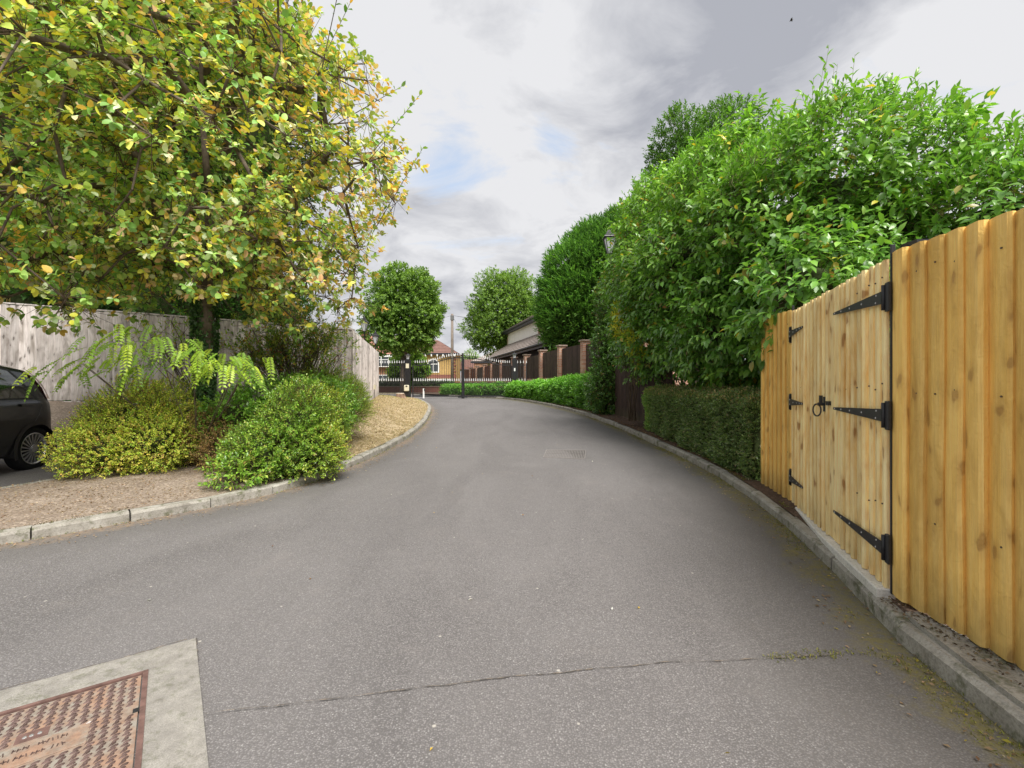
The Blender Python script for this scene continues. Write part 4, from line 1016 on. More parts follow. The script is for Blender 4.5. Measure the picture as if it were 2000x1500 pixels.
def hedge(name, label, line, width, nspr, k, slen, ll, asp, alpha, droop, pal, tmpl, mat, seed, rough=.05, up=.25, tint=None, ins=.09, group=None):
    r = np.random.RandomState(seed); rt = root(name, (line[0][0], line[0][1], line[0][2]), label, 'hedge', group)
    P, Nn = hedge_faces(line, width, nspr, r, rough); A = Nn + np.array([0, 0, up]) + r.normal(0, .4, P.shape); sl = slen * r.uniform(.6, 1.4, len(P))
    lp, ld, ln, lL, lW, idx = sprigs(P, A, sl, k, ll, asp, alpha, droop, r); C = palette(len(lp), pal, r) * .6 + palette(len(P), pal, r)[idx] * .4
    if tint is not None: C = tint(lp, C, r)
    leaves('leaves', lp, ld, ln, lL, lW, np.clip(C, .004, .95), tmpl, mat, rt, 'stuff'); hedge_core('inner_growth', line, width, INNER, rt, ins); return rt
bx = [(2.70, 5.24, .14, 1.07), (2.74, 6.4, .17, 1.09), (2.77, 7.7, .21, 1.10), (2.80, 9.0, .24, 1.10), (2.88, 10.0, .28, 1.14)]
bx = bx[::-1]   # body on the +x side
bx = [(x, y, a_, b_) for x, y, a_, b_ in bx]
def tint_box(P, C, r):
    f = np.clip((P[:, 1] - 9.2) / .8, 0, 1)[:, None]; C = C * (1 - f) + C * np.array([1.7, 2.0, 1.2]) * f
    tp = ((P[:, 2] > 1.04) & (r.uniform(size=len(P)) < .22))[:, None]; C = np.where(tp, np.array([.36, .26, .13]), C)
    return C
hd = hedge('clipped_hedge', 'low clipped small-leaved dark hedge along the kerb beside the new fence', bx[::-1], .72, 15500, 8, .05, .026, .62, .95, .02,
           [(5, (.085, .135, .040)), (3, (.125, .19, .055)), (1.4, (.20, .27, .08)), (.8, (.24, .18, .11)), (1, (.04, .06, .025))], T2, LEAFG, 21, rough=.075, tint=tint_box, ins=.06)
# low cherry laurel hedge
lh = [(2.62, 13.5, .38, 1.50), (2.38, 14.9, .42, 1.47), (2.0, 16.4, .46, 1.44), (1.55, 18.0, .50, 1.36), (1.05, 19.6, .54, 1.28), (.40, 21.1, .60, 1.22), (-.25, 22.1, .62, 1.19)]
G_H = [(4, (.07, .17, .02)), (4, (.11, .26, .03)), (3, (.18, .36, .045)), (1.5, (.045, .10, .016))]
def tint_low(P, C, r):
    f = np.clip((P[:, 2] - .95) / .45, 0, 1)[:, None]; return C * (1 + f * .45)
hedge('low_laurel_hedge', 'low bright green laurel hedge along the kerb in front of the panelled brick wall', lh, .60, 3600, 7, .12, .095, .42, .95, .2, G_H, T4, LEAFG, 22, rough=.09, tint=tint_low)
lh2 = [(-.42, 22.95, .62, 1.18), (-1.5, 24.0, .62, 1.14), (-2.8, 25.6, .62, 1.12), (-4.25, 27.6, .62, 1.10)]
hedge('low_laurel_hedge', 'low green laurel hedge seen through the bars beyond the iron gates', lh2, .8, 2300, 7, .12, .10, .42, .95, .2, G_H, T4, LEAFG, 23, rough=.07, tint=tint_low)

IVYP = [(5, (.045, .10, .018)), (3, (.075, .16, .03)), (1.2, (.14, .24, .05)), (.25, (.30, .16, .05))]
shrub('ivy_column', 'bushy ivy and laurel growth smothering the tall lamp post', 'ivy', (3.0, 13.75, .35),
      [((2.85, 13.5, 1.1), (.62, .55, .85)), ((2.98, 13.75, 2.3), (.50, .5, 1.1)), ((3.12, 13.8, 3.7), (.50, .5, 1.25)), ((3.35, 13.9, 4.5), (.45, .5, .9))],
      2600, 7, .13, .075, .62, 1.0, .2, IVYP, T4, LEAFG, 31, depth=.3, lumpa=.14, zmin=.34)
shrub('bay_tree', 'dark dense evergreen tree rising behind the overgrown laurel', 'tree', (5.4, 13.6, .3),
      [((6.3, 13.6, 7.9), (.95, 1.0, 1.6)), ((4.95, 13.4, 7.5), (.85, .9, 1.7)), ((4.2, 13.3, 5.6), (.95, .9, 1.7)), ((5.4, 13.6, 5.2), (1.6, 1.2, 2.2))],
      7600, 8, .20, .10, .46, .9, .05, [(5, (.055, .12, .025)), (3, (.085, .18, .035)), (1, (.13, .22, .05))], T4, LEAFM, 32, depth=.5, lumpa=.22, corek=.42)
o = MB().tube((5.4, 13.7, .2), (5.4, 13.6, 5.0), .16, .09, 8).build('trunk', BARK, bpy.data.objects['bay_tree'])

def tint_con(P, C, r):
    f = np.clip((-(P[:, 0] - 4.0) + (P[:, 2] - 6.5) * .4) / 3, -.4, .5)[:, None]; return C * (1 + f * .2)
con_bl = [((4.15, 25.2, 6.1), (2.35, 2.2, 3.3)), ((4.9, 24.9, 6.9), (2.0, 2.0, 3.0)), ((5.9, 24.2, 7.2), (1.8, 1.8, 3.1)), ((3.7, 25.2, 5.2), (2.2, 2.0, 2.4))]
shrub('conifer', 'big rounded dark green conifer standing behind the panelled brick wall', 'conifer', (4.4, 25.0, .6), con_bl,
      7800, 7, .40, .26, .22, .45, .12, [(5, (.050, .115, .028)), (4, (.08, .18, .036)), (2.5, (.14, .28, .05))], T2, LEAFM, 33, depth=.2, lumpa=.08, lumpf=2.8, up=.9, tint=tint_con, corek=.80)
MB().tube((4.4, 25, .4), (4.4, 25, 4.5), .25, .18, 8).build('trunk', BARK, bpy.data.objects['conifer'])
shrub('dark_conifer_row', 'dark evergreen mass of conifers behind the weathered fence on the left', 'conifers', (-9.5, 13.2, .9),
      [((-9.8, 13.2, 4.4), (3.3, 2.0, 4.6)), ((-12.6, 12.6, 6.0), (3.0, 2.0, 6.5)), ((-8.4, 13.6, 8.4), (2.2, 1.8, 3.6)), ((-7.3, 13.2, 2.6), (1.6, 1.2, 1.6)), ((-11.0, 13.2, 10.5), (2.6, 1.8, 3.6))],
      9000, 7, .40, .22, .24, .6, .2, [(5, (.018, .048, .012)), (4, (.03, .075, .016)), (1.5, (.05, .12, .022))], T2, LEAFM, 34, depth=.25, lumpa=.12, up=.5, corek=.82)

# ------------------------------------------------------------------ whitebeam
def branch_net(rt, trunk_pts, trunk_r, centers, r, mat, twig_r=.012, rmax=.1):
    nodes = [Vector(p) for p in trunk_pts]; rad = list(trunk_r); par = [None] + list(range(len(nodes) - 1)); child = []
    order = sorted(range(len(centers)), key=lambda i: (Vector(centers[i]) - nodes[-1]).length); tips = []
    N_ = [tuple(n_) for n_ in nodes]; A, B, par2 = [], [], {}
    start = len(nodes) // 2; tracks = []
    for i in order:
        c = Vector(centers[i]); arr = np.array(N_[start:]); d2 = ((arr - np.array(c)) ** 2).sum(1)
        # prefer nodes closer to the trunk axis
        hub = np.array(nodes[-1]); pen = .25 * np.linalg.norm(arr - hub, axis=1); j = int(np.argmin(np.sqrt(d2) + pen)) + start
        a_ = Vector(N_[j]); L = (c - a_).length; m = max(1, int(L / .45)); prev = j
        for k in range(1, m + 1):
            t = k / m; p = a_.lerp(c, t) + Vector(r.normal(0, .045, 3)) * (1 if k < m else 0) + Vector((0, 0, .10 * L * math.sin(math.pi * t) * .5)); N_.append(tuple(p)); par.append(prev); prev = len(N_) - 1
        tips.append(prev)
    # radii by number of descendants
    cnt = np.zeros(len(N_)); 
    for t in tips: cnt[t] += 1
    for i in range(len(N_) - 1, 0, -1):
        if par[i] is not None: cnt[par[i]] += max(cnt[i], .3) if i not in () else 0
    rr = np.minimum(rmax, .0065 * np.sqrt(cnt + .8)); T0 = len(trunk_pts)
    for i in range(T0): rr[i] = trunk_r[i]
    A = [N_[par[i]] for i in range(T0, len(N_))]; B = [N_[i] for i in range(T0, len(N_))]
    ra = [min(rr[par[i]], rr[i] * 1.3) for i in range(T0, len(N_))]; rb = [rr[i] for i in range(T0, len(N_))]
    sticks('branches', A, B, np.array(ra), np.array(rb), mat, rt)
    mb = MB()
    for a_, b_, r0, r1 in zip(trunk_pts, trunk_pts[1:], trunk_r, trunk_r[1:]): mb.tube(a_, b_, r0, r1, 10)
    mb.build('trunk', mat, rt, True)
    return [Vector(N_[t]) for t in tips]
r = np.random.RandomState(41)
zt = zL(-4.4, 6.6)
wb_ = root('whitebeam_tree', (-4.4, 6.6, zt), 'large whitebeam tree with green leaves turning yellow and brown and an ivy-clad trunk', 'tree')
crown = [((-4.15, 6.5, 4.8), (2.9, 2.6, 2.8)), ((-5.3, 4.7, 3.95), (2.1, 1.8, 2.0)), ((-3.05, 6.6, 3.1), (1.35, 1.3, 1.15)), ((-4.6, 6.3, 6.6), (2.1, 2.2, 2.0)), ((-6.2, 6.5, 4.4), (2.2, 2.0, 2.2)), ((-4.0, 5.9, 2.95), (1.7, 1.1, .55)), ((-6.0, 5.2, 2.7), (1.2, 1.0, .75))]
def crown_pts(n, dmin, r):
    P, Nn = blobs_sample(crown, n, r, dmin, 1.4, .10, 1.9, None); return P, Nn
Pc, Nc = crown_pts(980, .62, r)
def sil_ok(P, j=0.0):
    py_ = 750 - 900 * (P[:, 2] - EYE) / P[:, 1]; return 1000 + 900 * P[:, 0] / P[:, 1] < np.interp(py_, [-200, 0, 60, 130, 200, 330, 400, 480, 640, 700], [560, 610, 670, 735, 805, 815, 780, 735, 735, 690]) + j
Pc = Pc[sil_ok(Pc, -6)]
hub = [(-4.4, 6.6, zt - .1), (-4.42, 6.6, 1.2), (-4.38, 6.58, 1.9), (-4.36, 6.58, 2.35), (-4.3, 6.58, 3.1), (-4.35, 6.6, 4.0), (-4.4, 6.55, 5.0), (-4.4, 6.5, 6.2)]
tips = branch_net(wb_, hub, [.16, .12, .11, .105, .07, .05, .035, .02], [tuple(p) for p in Pc], r, BARK, rmax=.065)
tp = np.array([tuple(t) for t in tips]); M = 12
cen = np.array([-4.4, 6.3, 3.6]); od = nrm(tp - cen)
offs = r.normal(0, .17, (len(tp), M, 3)); RP = (tp[:, None] + offs).reshape(-1, 3); AX = nrm(np.repeat(od, M, 0) * .8 + np.array([0, 0, .35]) + r.normal(0, .45, RP.shape))
pxr = 1000 + 900 * RP[:, 0] / RP[:, 1]; pyr = 750 - 900 * (RP[:, 2] - EYE) / RP[:, 1]; keep = (RP[:, 2] > 1.72) & ~((pxr > 300) & (pxr < 475) & (pyr > 565 + r.uniform(-12, 25, len(RP)))) & (np.repeat(r.uniform(size=len(tp)), M) > .08); RP, AX = RP[keep], AX[keep]
sil = sil_ok(RP, r.uniform(-10, 22, len(RP))); RP, AX = RP[sil], AX[sil]
sticks('twigs', np.repeat(tp, M, 0)[keep][sil], RP, .0045, .0025, TWIG, wb_, 'stuff')
lp, ld, ln, lL, lW, idx = sprigs(RP, AX, .05 * r.uniform(.6, 2.2, len(RP)), 6, .084, .66, 1.2, .12, r, upn=.9)
palW = [(7, (.10, .19, .045)), (7, (.17, .27, .06)), (3, (.27, .35, .07)), (3.0, (.60, .40, .05)), (1.4, (.52, .26, .06)), (3.5, (.30, .37, .21)), (1.0, (.40, .26, .15))]
palR = [(4, (.13, .18, .055)), (4, (.20, .25, .07)), (1.2, (.32, .31, .07)), (3.0, (.64, .36, .05)), (4.2, (.58, .26, .06)), (4.4, (.46, .26, .14)), (1.6, (.32, .36, .22))]
sw_ = (r.uniform(size=len(lp)) < .4)[:, None]; cw_ = np.where(sw_, palette(len(RP), palW, r)[idx], palette(len(lp), palW, r))
cr_ = np.where(sw_, palette(len(RP), palR, r)[idx], palette(len(lp), palR, r))
f = np.clip((lp[:, 0] / lp[:, 1] + .72) / .5, 0, 1) * .75 + lump(lp, 2.1) * .8 + .10; f = (r.uniform(size=len(lp)) < f)[:, None]
C = np.where(f, cr_, cw_)
# the leaves that show largest are single parts, the rest one mass
split_leaves('foliage', lp, ld, ln, lL, lW, np.clip(C, .01, .9) * 1.5, LEAFW, wb_, 290, T12)
# shoots that stick out at the crown's right side
sh = np.array([(-1.75, 5.7, 6.0), (-1.9, 5.8, 5.7), (-1.25, 6.2, 4.9), (-1.3, 6.3, 4.5), (-1.2, 6.4, 4.1), (-1.5, 6.0, 5.2), (-2.1, 5.6, 6.2), (-1.7, 6.5, 3.4)]); SO = sh + r.normal(0, .1, sh.shape); base_ = sh + np.array([-.55, .1, -.35])
AX = nrm(np.array([.45, 0, .8]) + r.normal(0, .2, sh.shape)); lp2, ld2, ln2, lL2, lW2, _ = sprigs(base_ + AX * .2, AX, .75 * np.ones(len(sh)), 16, .085, .6, .9, .05, r)
leaves('outer_shoots', lp2, ld2, ln2, lL2, lW2, palette(len(lp2), palW, r), T8, LEAFM, wb_, 'stuff'); sticks('shoot_stems', base_ - AX * .4, base_ + AX * .95, .008, .003, BARK, wb_)
# ivy on the trunk
r = np.random.RandomState(43); n = 2300; an = r.uniform(0, 6.28, n); zz = r.uniform(zt, 2.45, n); rr = .125 + .025 * np.sin(an * 2 + zz * 3)
P = np.stack([-4.4 + rr * np.cos(an), 6.6 + rr * np.sin(an), zz], 1); Nn = np.stack([np.cos(an), np.sin(an), np.zeros(n)], 1)
lp, ld, ln, lL, lW, idx = sprigs(P, Nn * .5 + np.array([0, 0, .6]), .02 * np.ones(n), 3, .048, .9, 1.0, .8, r, upn=.2); ln = np.repeat(Nn, 3, 0) + r.normal(0, .3, lp.shape)
iv = root('trunk_ivy', (-4.4, 6.5, zt), 'dark green ivy wrapped around the trunk of the whitebeam', 'ivy')
leaves('ivy_leaves', lp, ld, ln, lL, lW, palette(len(lp), [(5, (.035, .075, .022)), (3, (.055, .12, .032)), (.8, (.11, .18, .06))], r), T4, LEAFG, iv, 'stuff')

# ------------------------------------------------------------------ left bed shrubs
YB = [(5, (.36, .46, .06)), (4, (.50, .52, .08)), (3.5, (.20, .33, .05)), (1.4, (.58, .36, .11)), (1.4, (.40, .24, .10))]
shrub('yellowing_shrub', 'low rounded shrub with tiny yellow-green leaves next to the parked car', 'shrub', (-5.0, 6.0, .2),
      [((-4.92, 6.0, .66), (.85, .60, .63)), ((-5.38, 6.0, .50), (.36, .40, .40)), ((-4.5, 5.8, .55), (.5, .42, .42)), ((-4.9, 6.5, .75), (.7, .5, .5)), ((-4.95, 5.6, .42), (.42, .35, .32))],
      6200, 8, .09, .026, .62, .9, .0, YB, T2, LEAFM, 51, depth=.45, lumpa=.32, lumpf=3.6, corek=.5, zmin=.2, stems=30)
GB = [(5, (.12, .23, .03)), (3.5, (.19, .32, .04)), (1.8, (.30, .38, .06)), (1.6, (.06, .12, .02)), (.5, (.36, .24, .08))]
def tint_y(P, C, r):
    f = np.clip(lump(P, 2.4, 2) * 1.4 + (P[:, 0] < -2.8) * .4, 0, 1)[:, None]; return C * (1 - f) + (C * np.array([1.6, 1.15, 1.0])) * f
shrub('bright_green_shrub', 'rounded bright green small-leaved shrub spilling over the left kerb', 'shrub', (-2.65, 5.8, .2),
      [((-2.72, 5.75, .66), (.52, .52, .60)), ((-2.8, 6.5, .68), (.42, .5, .5)), ((-2.95, 5.35, .42), (.34, .30, .34)), ((-2.42, 5.6, .45), (.28, .30, .34)), ((-3.0, 6.1, .6), (.4, .4, .45))],
      6400, 8, .10, .032, .55, .9, .0, GB, T2, LEAFG, 52, depth=.45, lumpa=.34, lumpf=3.6, corek=.5, zmin=.18, stems=30, tint=tint_y)
shrub('seedling_shrub', 'small leafy seedling leaning over the kerb edge below the bright green shrub', 'shrub', (-2.98, 4.98, .14), [((-2.98, 4.98, .28), (.24, .18, .16))],
      90, 8, .12, .05, .5, .95, .05, GB, T4, LEAFG, 53, corek=0, stems=6, zmin=.12)
shrub('feathery_shrub', 'feathery yellow-green shrub against the end of the cross fence', 'shrub', (-3.3, 8.4, .5),
      [((-3.3, 8.3, .98), (.62, .55, .48)), ((-2.95, 8.0, .85), (.42, .45, .42)), ((-3.7, 8.3, 1.1), (.5, .45, .4))], 2400, 9, .16, .035, .3, .7, .0, [(4, (.20, .28, .035)), (3, (.30, .38, .05)), (2, (.12, .19, .03))], T2, LEAFM, 54, depth=.35, up=.5, corek=.6, zmin=.5)
shrub('mid_green_shrub', 'leafy mid-green shrub at the foot of the ivy-clad trunk', 'shrub', (-3.6, 6.9, .4),
      [((-3.55, 6.85, .85), (.62, .5, .45)), ((-3.0, 7.2, .9), (.5, .5, .4)), ((-3.75, 6.2, .75), (.35, .3, .35))], 1500, 8, .13, .05, .6, .95, .1, [(4, (.10, .22, .03)), (3, (.16, .30, .04)), (1, (.26, .38, .06))], T4, LEAFG, 55, depth=.35, corek=.6, zmin=.4)
shrub('dry_brown_shrub', 'dried brown patch of shrub between the yellowing and the bright green shrubs', 'shrub', (-3.95, 6.2, .35),
      [((-3.95, 6.15, .52), (.42, .35, .38)), ((-3.6, 5.85, .4), (.3, .25, .28))], 1500, 8, .09, .024, .55, .9, .0, [(4, (.26, .16, .07)), (3, (.34, .22, .09)), (1.5, (.24, .26, .06)), (1, (.16, .10, .05))], T2, LEAFM, 56, depth=.4, corek=.55, zmin=.2, stems=40)
# tall loose shrub with visible stems
def loose(name, label, base, tipsN, ctr, rad, seed, pal, ll, k, sp_):
    r = np.random.RandomState(seed); rt = root(name, base, label, 'shrub'); b = np.array(base, float)
    T = np.array(ctr) + nrm(r.normal(size=(tipsN, 3))) * np.array(rad) * r.uniform(.3, 1, (tipsN, 1)); S = b + np.column_stack([r.uniform(-.3, .3, tipsN), r.uniform(-.1, .1, tipsN), np.zeros(tipsN)])
    M_ = S * .55 + T * .45; M_[:, 2] += .12
    sticks('stems', np.concatenate([S, M_]), np.concatenate([M_, T]), .008, .005, BARK, rt, 'stuff')
    Q = np.repeat(T, sp_, 0) + r.normal(0, .16, (tipsN * sp_, 3)); A = nrm(Q - b) + r.normal(0, .5, Q.shape)
    sticks('twigs', np.repeat(T, sp_, 0), Q, .004, .002, TWIG, rt, 'stuff')
    lp, ld, ln, lL, lW, idx = sprigs(Q, A, .14 * np.ones(len(Q)), k, ll, .34, .9, .05, r); leaves('leaves', lp, ld, ln, lL, lW, palette(len(lp), pal, r), T2, LEAF, rt, 'stuff')
loose('loose_shrub', 'tall open dark-stemmed shrub before the grey fence, right of the trunk', (-3.85, 8.1, .6), 95, (-3.9, 8.2, 1.9), (1.0, .5, .75), 61,
      [(4, (.10, .17, .03)), (3, (.20, .26, .04)), (1.2, (.36, .30, .05)), (.6, (.32, .12, .05))], .075, 9, 8)
loose('loose_shrub', 'thin open shrub with yellow-green sprays left of the trunk before the grey fence', (-4.9, 7.4, .5), 26, (-5.3, 7.4, 1.9), (.75, .35, .45), 62,
      [(4, (.20, .32, .03)), (3, (.30, .42, .05)), (1.2, (.36, .24, .05))], .06, 8, 4)
# pinnate shrub
r = np.random.RandomState(63); pn = root('pinnate_shrub', (-4.1, 6.0, .3), 'young shrub with bright lime pinnate fronds arching in front of the trunk', 'shrub'); b = np.array((-4.1, 6.0, .3))
fr = []; starts = []
for i in range(120):
    tx = r.uniform(-4.75, -3.0) if i % 5 else r.uniform(-5.4, -4.7); ty = r.uniform(5.0, 5.9); tz = 1.46 + .40 * math.sin((tx + 5.4) / 2.4 * 3.14) * r.uniform(.0, 1.1) + r.uniform(-.12, .16)
    fr.append(((tx, ty, tz), nrm(np.array([(tx + 4.1) * .35 + r.normal(0, .45), -.40 + r.normal(0, .2), r.uniform(-.95, -.15)]))))
FP = np.array([f_[0] for f_ in fr]); sticks('stems', np.concatenate([np.tile(b, (9, 1)), b * .4 + FP[:9] * .6]), np.concatenate([b * .4 + FP[:9] * .6, FP[:9]]) , .008, .004, BARK, pn)
cols = [(.21, .31, .03), (.14, .24, .03), (.30, .38, .04), (.09, .17, .022)]
for (p, d) in fr:
    L = r.uniform(.19, .30); k = 9; d = np.array(d); side = nrm(np.cross(d, [0, 0, 1.])); col_ = np.array(cols[r.choice(4, p=[.4, .3, .2, .1])]); Pl, Dl, Nl, Ll, Wl = [], [], [], [], []; pts_ = []
    for j in range(k + 1):
        t = j / k; q = np.array(p) + d * L * t + np.array([0, 0, -.16 * L * t * t * 2]); pts_.append(q)
        if j == 0: continue
        for s in (-1, 1):
            if j == k and s == 1: continue
            Pl.append(q); dd = side * s + d * .45 if j < k else d; dd = dd + np.array([0, 0, -.25]); Dl.append(dd); Nl.append(np.array([0, -.7, .8]) + r.normal(0, .12, 3)); ll_ = .058 * r.uniform(.8, 1.15) * (1 - .35 * abs(t - .5)) * r.uniform(.9, 1.1); Ll.append(ll_); Wl.append(ll_ * .56)
    fo = sticks('frond', np.array(pts_[:-1]), np.array(pts_[1:]), .0022, .0018, GREENSTEM, pn); fi = globals().get('fi', -1) + 1
    if fi % 6 == 0 and len(fr) > 0:
        va = leaf_variants(np.array([col_]), LEAF, T4, 1)
        for a_, b_, c_, d_, e_ in zip(Pl, Dl, Nl, Ll, Wl): one_leaf('leaflet', va[0], a_, b_, c_, d_, e_, fo)
    else: leaves('leaflets', np.array(Pl), np.array(Dl), np.array(Nl), np.array(Ll), np.array(Wl), np.tile(col_, (len(Pl), 1)) * r.uniform(.85, 1.15, (len(Pl), 1)), T4, LEAF, fo, 'stuff')

# ------------------------------------------------------------------ car
def build_car():
    rt = root('parked_car', (0, 0, 0), 'dark grey hatchback with a tall red tail lamp, mostly cut off behind the yellowing shrub', 'car')
    # local frame: u = distance forward from rear bumper, w = outwards to the visible flank, z up
    Lc, HW = 3.85, .83
    top = [(0.0, .95), (.03, 1.0), (.12, 1.12), (.28, 1.30), (.50, 1.42), (.9, 1.485), (1.5, 1.50), (2.1, 1.46), (2.6, 1.22), (2.95, 1.0), (3.3, .93), (3.65, .82), (3.82, .62), (3.85, .5)]
    tz = lambda u: float(np.interp(u, [t[0] for t in top], [t[1] for t in top]))
    plan = lambda u: HW * (1 - .40 * max(0, (.50 - u) / .50) ** 2.2 - .24 * max(0, (u - 3.3) / .55) ** 2)
    sill = lambda u: .26 + (.10 * max(0, (.35 - u) / .35))
    belt = lambda u: min(.96, tz(u) - .02)
    def sect(u, k):      # k 0..1 from sill to roof centre
        h = plan(u); zs, zb_, zt_ = sill(u), belt(u), tz(u)
        pts = [(h * .955, zs), (h * .985, zs + .10), (h * 1.0, zs + .28), (h * 1.0, zb_ - .20), (h * .975, zb_ - .05), (h * .94, zb_), (h * .86, zb_ + (zt_ - zb_) * .5), (h * .74, zb_ + (zt_ - zb_) * .88), (h * .55, zt_ - .005), (0, zt_ + .012)]
        ks = [0, .07, .18, .34, .44, .48, .66, .82, .90, 1.0]
        return (float(np.interp(k, ks, [p[0] for p in pts])), float(np.interp(k, ks, [p[1] for p in pts])))
    KS = [0, .035, .07, .10, .14, .18, .22, .26, .30, .34, .38, .41, .44, .46, .48, .54, .60, .66, .72, .78, .82, .86, .90, .95, 1.0]
    US = sorted(set(list(np.round(np.arange(0, .5, .035), 3)) + list(np.round(np.arange(.5, 3.85, .05), 3)) + [3.85]))
    wheels = [.56, 3.06]; WR = .30; AR = .345; WZ = .30
    bm = bmesh.new(); grid = {}
    for s in (1, -1):
        for i, u in enumerate(US):
            for j, k in enumerate(KS):
                if s == -1 and j == len(KS) - 1: grid[(s, i, j)] = grid[(1, i, j)]; continue
                w_, z = sect(u, k); grid[(s, i, j)] = bm.verts.new((u, s * w_, z))
    for s in (1, -1):
        for i in range(len(US) - 1):
            for j in range(len(KS) - 1):
                a_, b_, c_, d_ = grid[(s, i, j)], grid[(s, i + 1, j)], grid[(s, i + 1, j + 1)], grid[(s, i, j + 1)]
                cu, cz = (a_.co.x + c_.co.x) / 2, (a_.co.z + c_.co.z) / 2
                if any((cu - wu) ** 2 + (cz - WZ) ** 2 < AR ** 2 for wu in wheels) and j < 14: continue
                bm.faces.new((a_, b_, c_, d_) if s == -1 else (d_, c_, b_, a_))
    for i in (0, len(US) - 1):     # close the ends
        ring = [grid[(1, i, j)] for j in range(len(KS))] + [grid[(-1, i, j)] for j in range(len(KS) - 2, -1, -1)]
        bm.faces.new(ring if i == 0 else ring[::-1])
    bm.faces.new([grid[(1, i, 0)] for i in range(len(US)) if True][::1] + [grid[(-1, i, 0)] for i in range(len(US) - 1, -1, -1)]) if False else None
    for v_ in bm.verts:
        for wu in wheels:
            d = math.hypot(v_.co.x - wu, v_.co.z - WZ)
            if AR - .045 < d < AR + .03 and abs(v_.co.y) > .4 and any(e.is_boundary for e in v_.link_edges) and v_.co.z > .27:
                v_.co.x = wu + (v_.co.x - wu) * AR / d; v_.co.z = WZ + (v_.co.z - WZ) * AR / d
    bmesh.ops.remove_doubles(bm, verts=bm.verts, dist=.0005); bmesh.ops.recalc_face_normals(bm, faces=bm.faces)
    me = bpy.data.meshes.new('body'); bm.to_mesh(me); bm.free(); me.polygons.foreach_set('use_smooth', [True] * len(me.polygons))
    body = link('body', me, rt, CARPAINT, True)
    def patch(name, poly, off, mat, parent, s=1, n=9, smooth=True):
        """poly: list of (u,k) quads as two polylines bottom/top sampled"""
        lo, hi = poly; vs, fs = [], []
        for a_ in range(n + 1):
            t = a_ / n; u0 = np.interp(t, np.linspace(0, 1, len(lo)), [p[0] for p in lo]); k0 = np.interp(t, np.linspace(0, 1, len(lo)), [p[1] for p in lo])
            u1 = np.interp(t, np.linspace(0, 1, len(hi)), [p[0] for p in hi]); k1 = np.interp(t, np.linspace(0, 1, len(hi)), [p[1] for p in hi])
            for c in range(6):
                uu, kk = u0 + (u1 - u0) * c / 5, k0 + (k1 - k0) * c / 5; w_, z = sect(uu, kk); w2, z2 = sect(uu, min(1, kk + .02)); nn = Vector((0, (z2 - z), -(w2 - w_))).normalized()
                vs.append((uu, s * (w_ + nn.y * off), z + nn.z * off))
        for a_ in range(n):
            for c in range(5): q = a_ * 6 + c; fs.append((q, q + 6, q + 7, q + 1) if s == 1 else (q + 1, q + 7, q + 6, q))
        return link(name, mesh(name, vs, fs, smooth), parent, mat, True)
    for s in (1, -1):
        fr_ = patch('window_frame', ([(.50, .49), (1.40, .49)], [(.76, .80), (1.40, .83)]), .003, BLACKP, body, s)
        patch('rear_door_window', ([(.56, .505), (1.36, .505)], [(.80, .775), (1.36, .81)]), .006, CARGLASS, fr_, s)
        patch('front_door_window', ([(1.45, .505), (2.55, .505)], [(1.45, .81), (2.15, .78)]), .006, CARGLASS, body, s)
        patch('tail_lamp', ([(.05, .475), (.25, .47)], [(.26, .82), (.50, .83)]), .030, REDLENS, body, s, 12)
        seam = simple('panel_gap', (.12, .12, .13), .5) if s == 1 else bpy.data.materials['panel_gap']
        for path in ([(.50, .48), (.50, .40), (.545, .34), (.60, .285), (.66, .25)], [(1.42, .48), (1.42, .05)], [(.50, .48), (1.4, .48)]):
            patch('door_gap', (path, [(u + .007, k + .004) for u, k in path]), .002, seam, body, s, 12)
        hb = patch('door_handle', ([(.60, .425), (.82, .425)], [(.60, .452), (.82, .452)]), .022, CARPAINT, body, s)
        patch('rear_bumper_line', ([(.0, .27), (.36, .26)], [(.0, .275), (.36, .265)]), .002, seam, body, s)
    # wheels
    for wu in wheels:
        for s in (1, -1):
            y0 = s * .80; wh = root('wheel', (wu, y0, WZ)); wh.parent = rt
            prof = [(.205, -.02), (.285, -.012), (.296, -.035), (.30, -.09), (.296, -.16), (.27, -.185), (.19, -.185)]
            vs, n = [], 36
            for rr_, yy in prof:
                for i in range(n): t = 2 * math.pi * i / n; vs.append((rr_ * math.cos(t), s * yy, rr_ * math.sin(t)))
            fs = [(j * n + i, j * n + (i + 1) % n, (j + 1) * n + (i + 1) % n, (j + 1) * n + i) for j in range(len(prof) - 1) for i in range(n)]
            link('tyre', mesh('tyre', vs, fs, True), wh, TYRE, True)
            vs = []; pr2 = [(.215, -.016), (.208, -.012), (.195, -.022), (.190, -.10)]
            for rr_, yy in pr2:
                for i in range(n): t = 2 * math.pi * i / n; vs.append((rr_ * math.cos(t), s * yy, rr_ * math.sin(t)))
            fs = [(j * n + i, j * n + (i + 1) % n, (j + 1) * n + (i + 1) % n, (j + 1) * n + i) for j in range(3) for i in range(n)]
            link('rim', mesh('rim', vs, fs, True), wh, ALLOY, True)
            mb = MB()
            mb.tube((0, s * -.085, 0), (0, s * -.08, 0), .19, n=24); mb.build('brake_shadow_disc', BLACKP, wh, local=True)
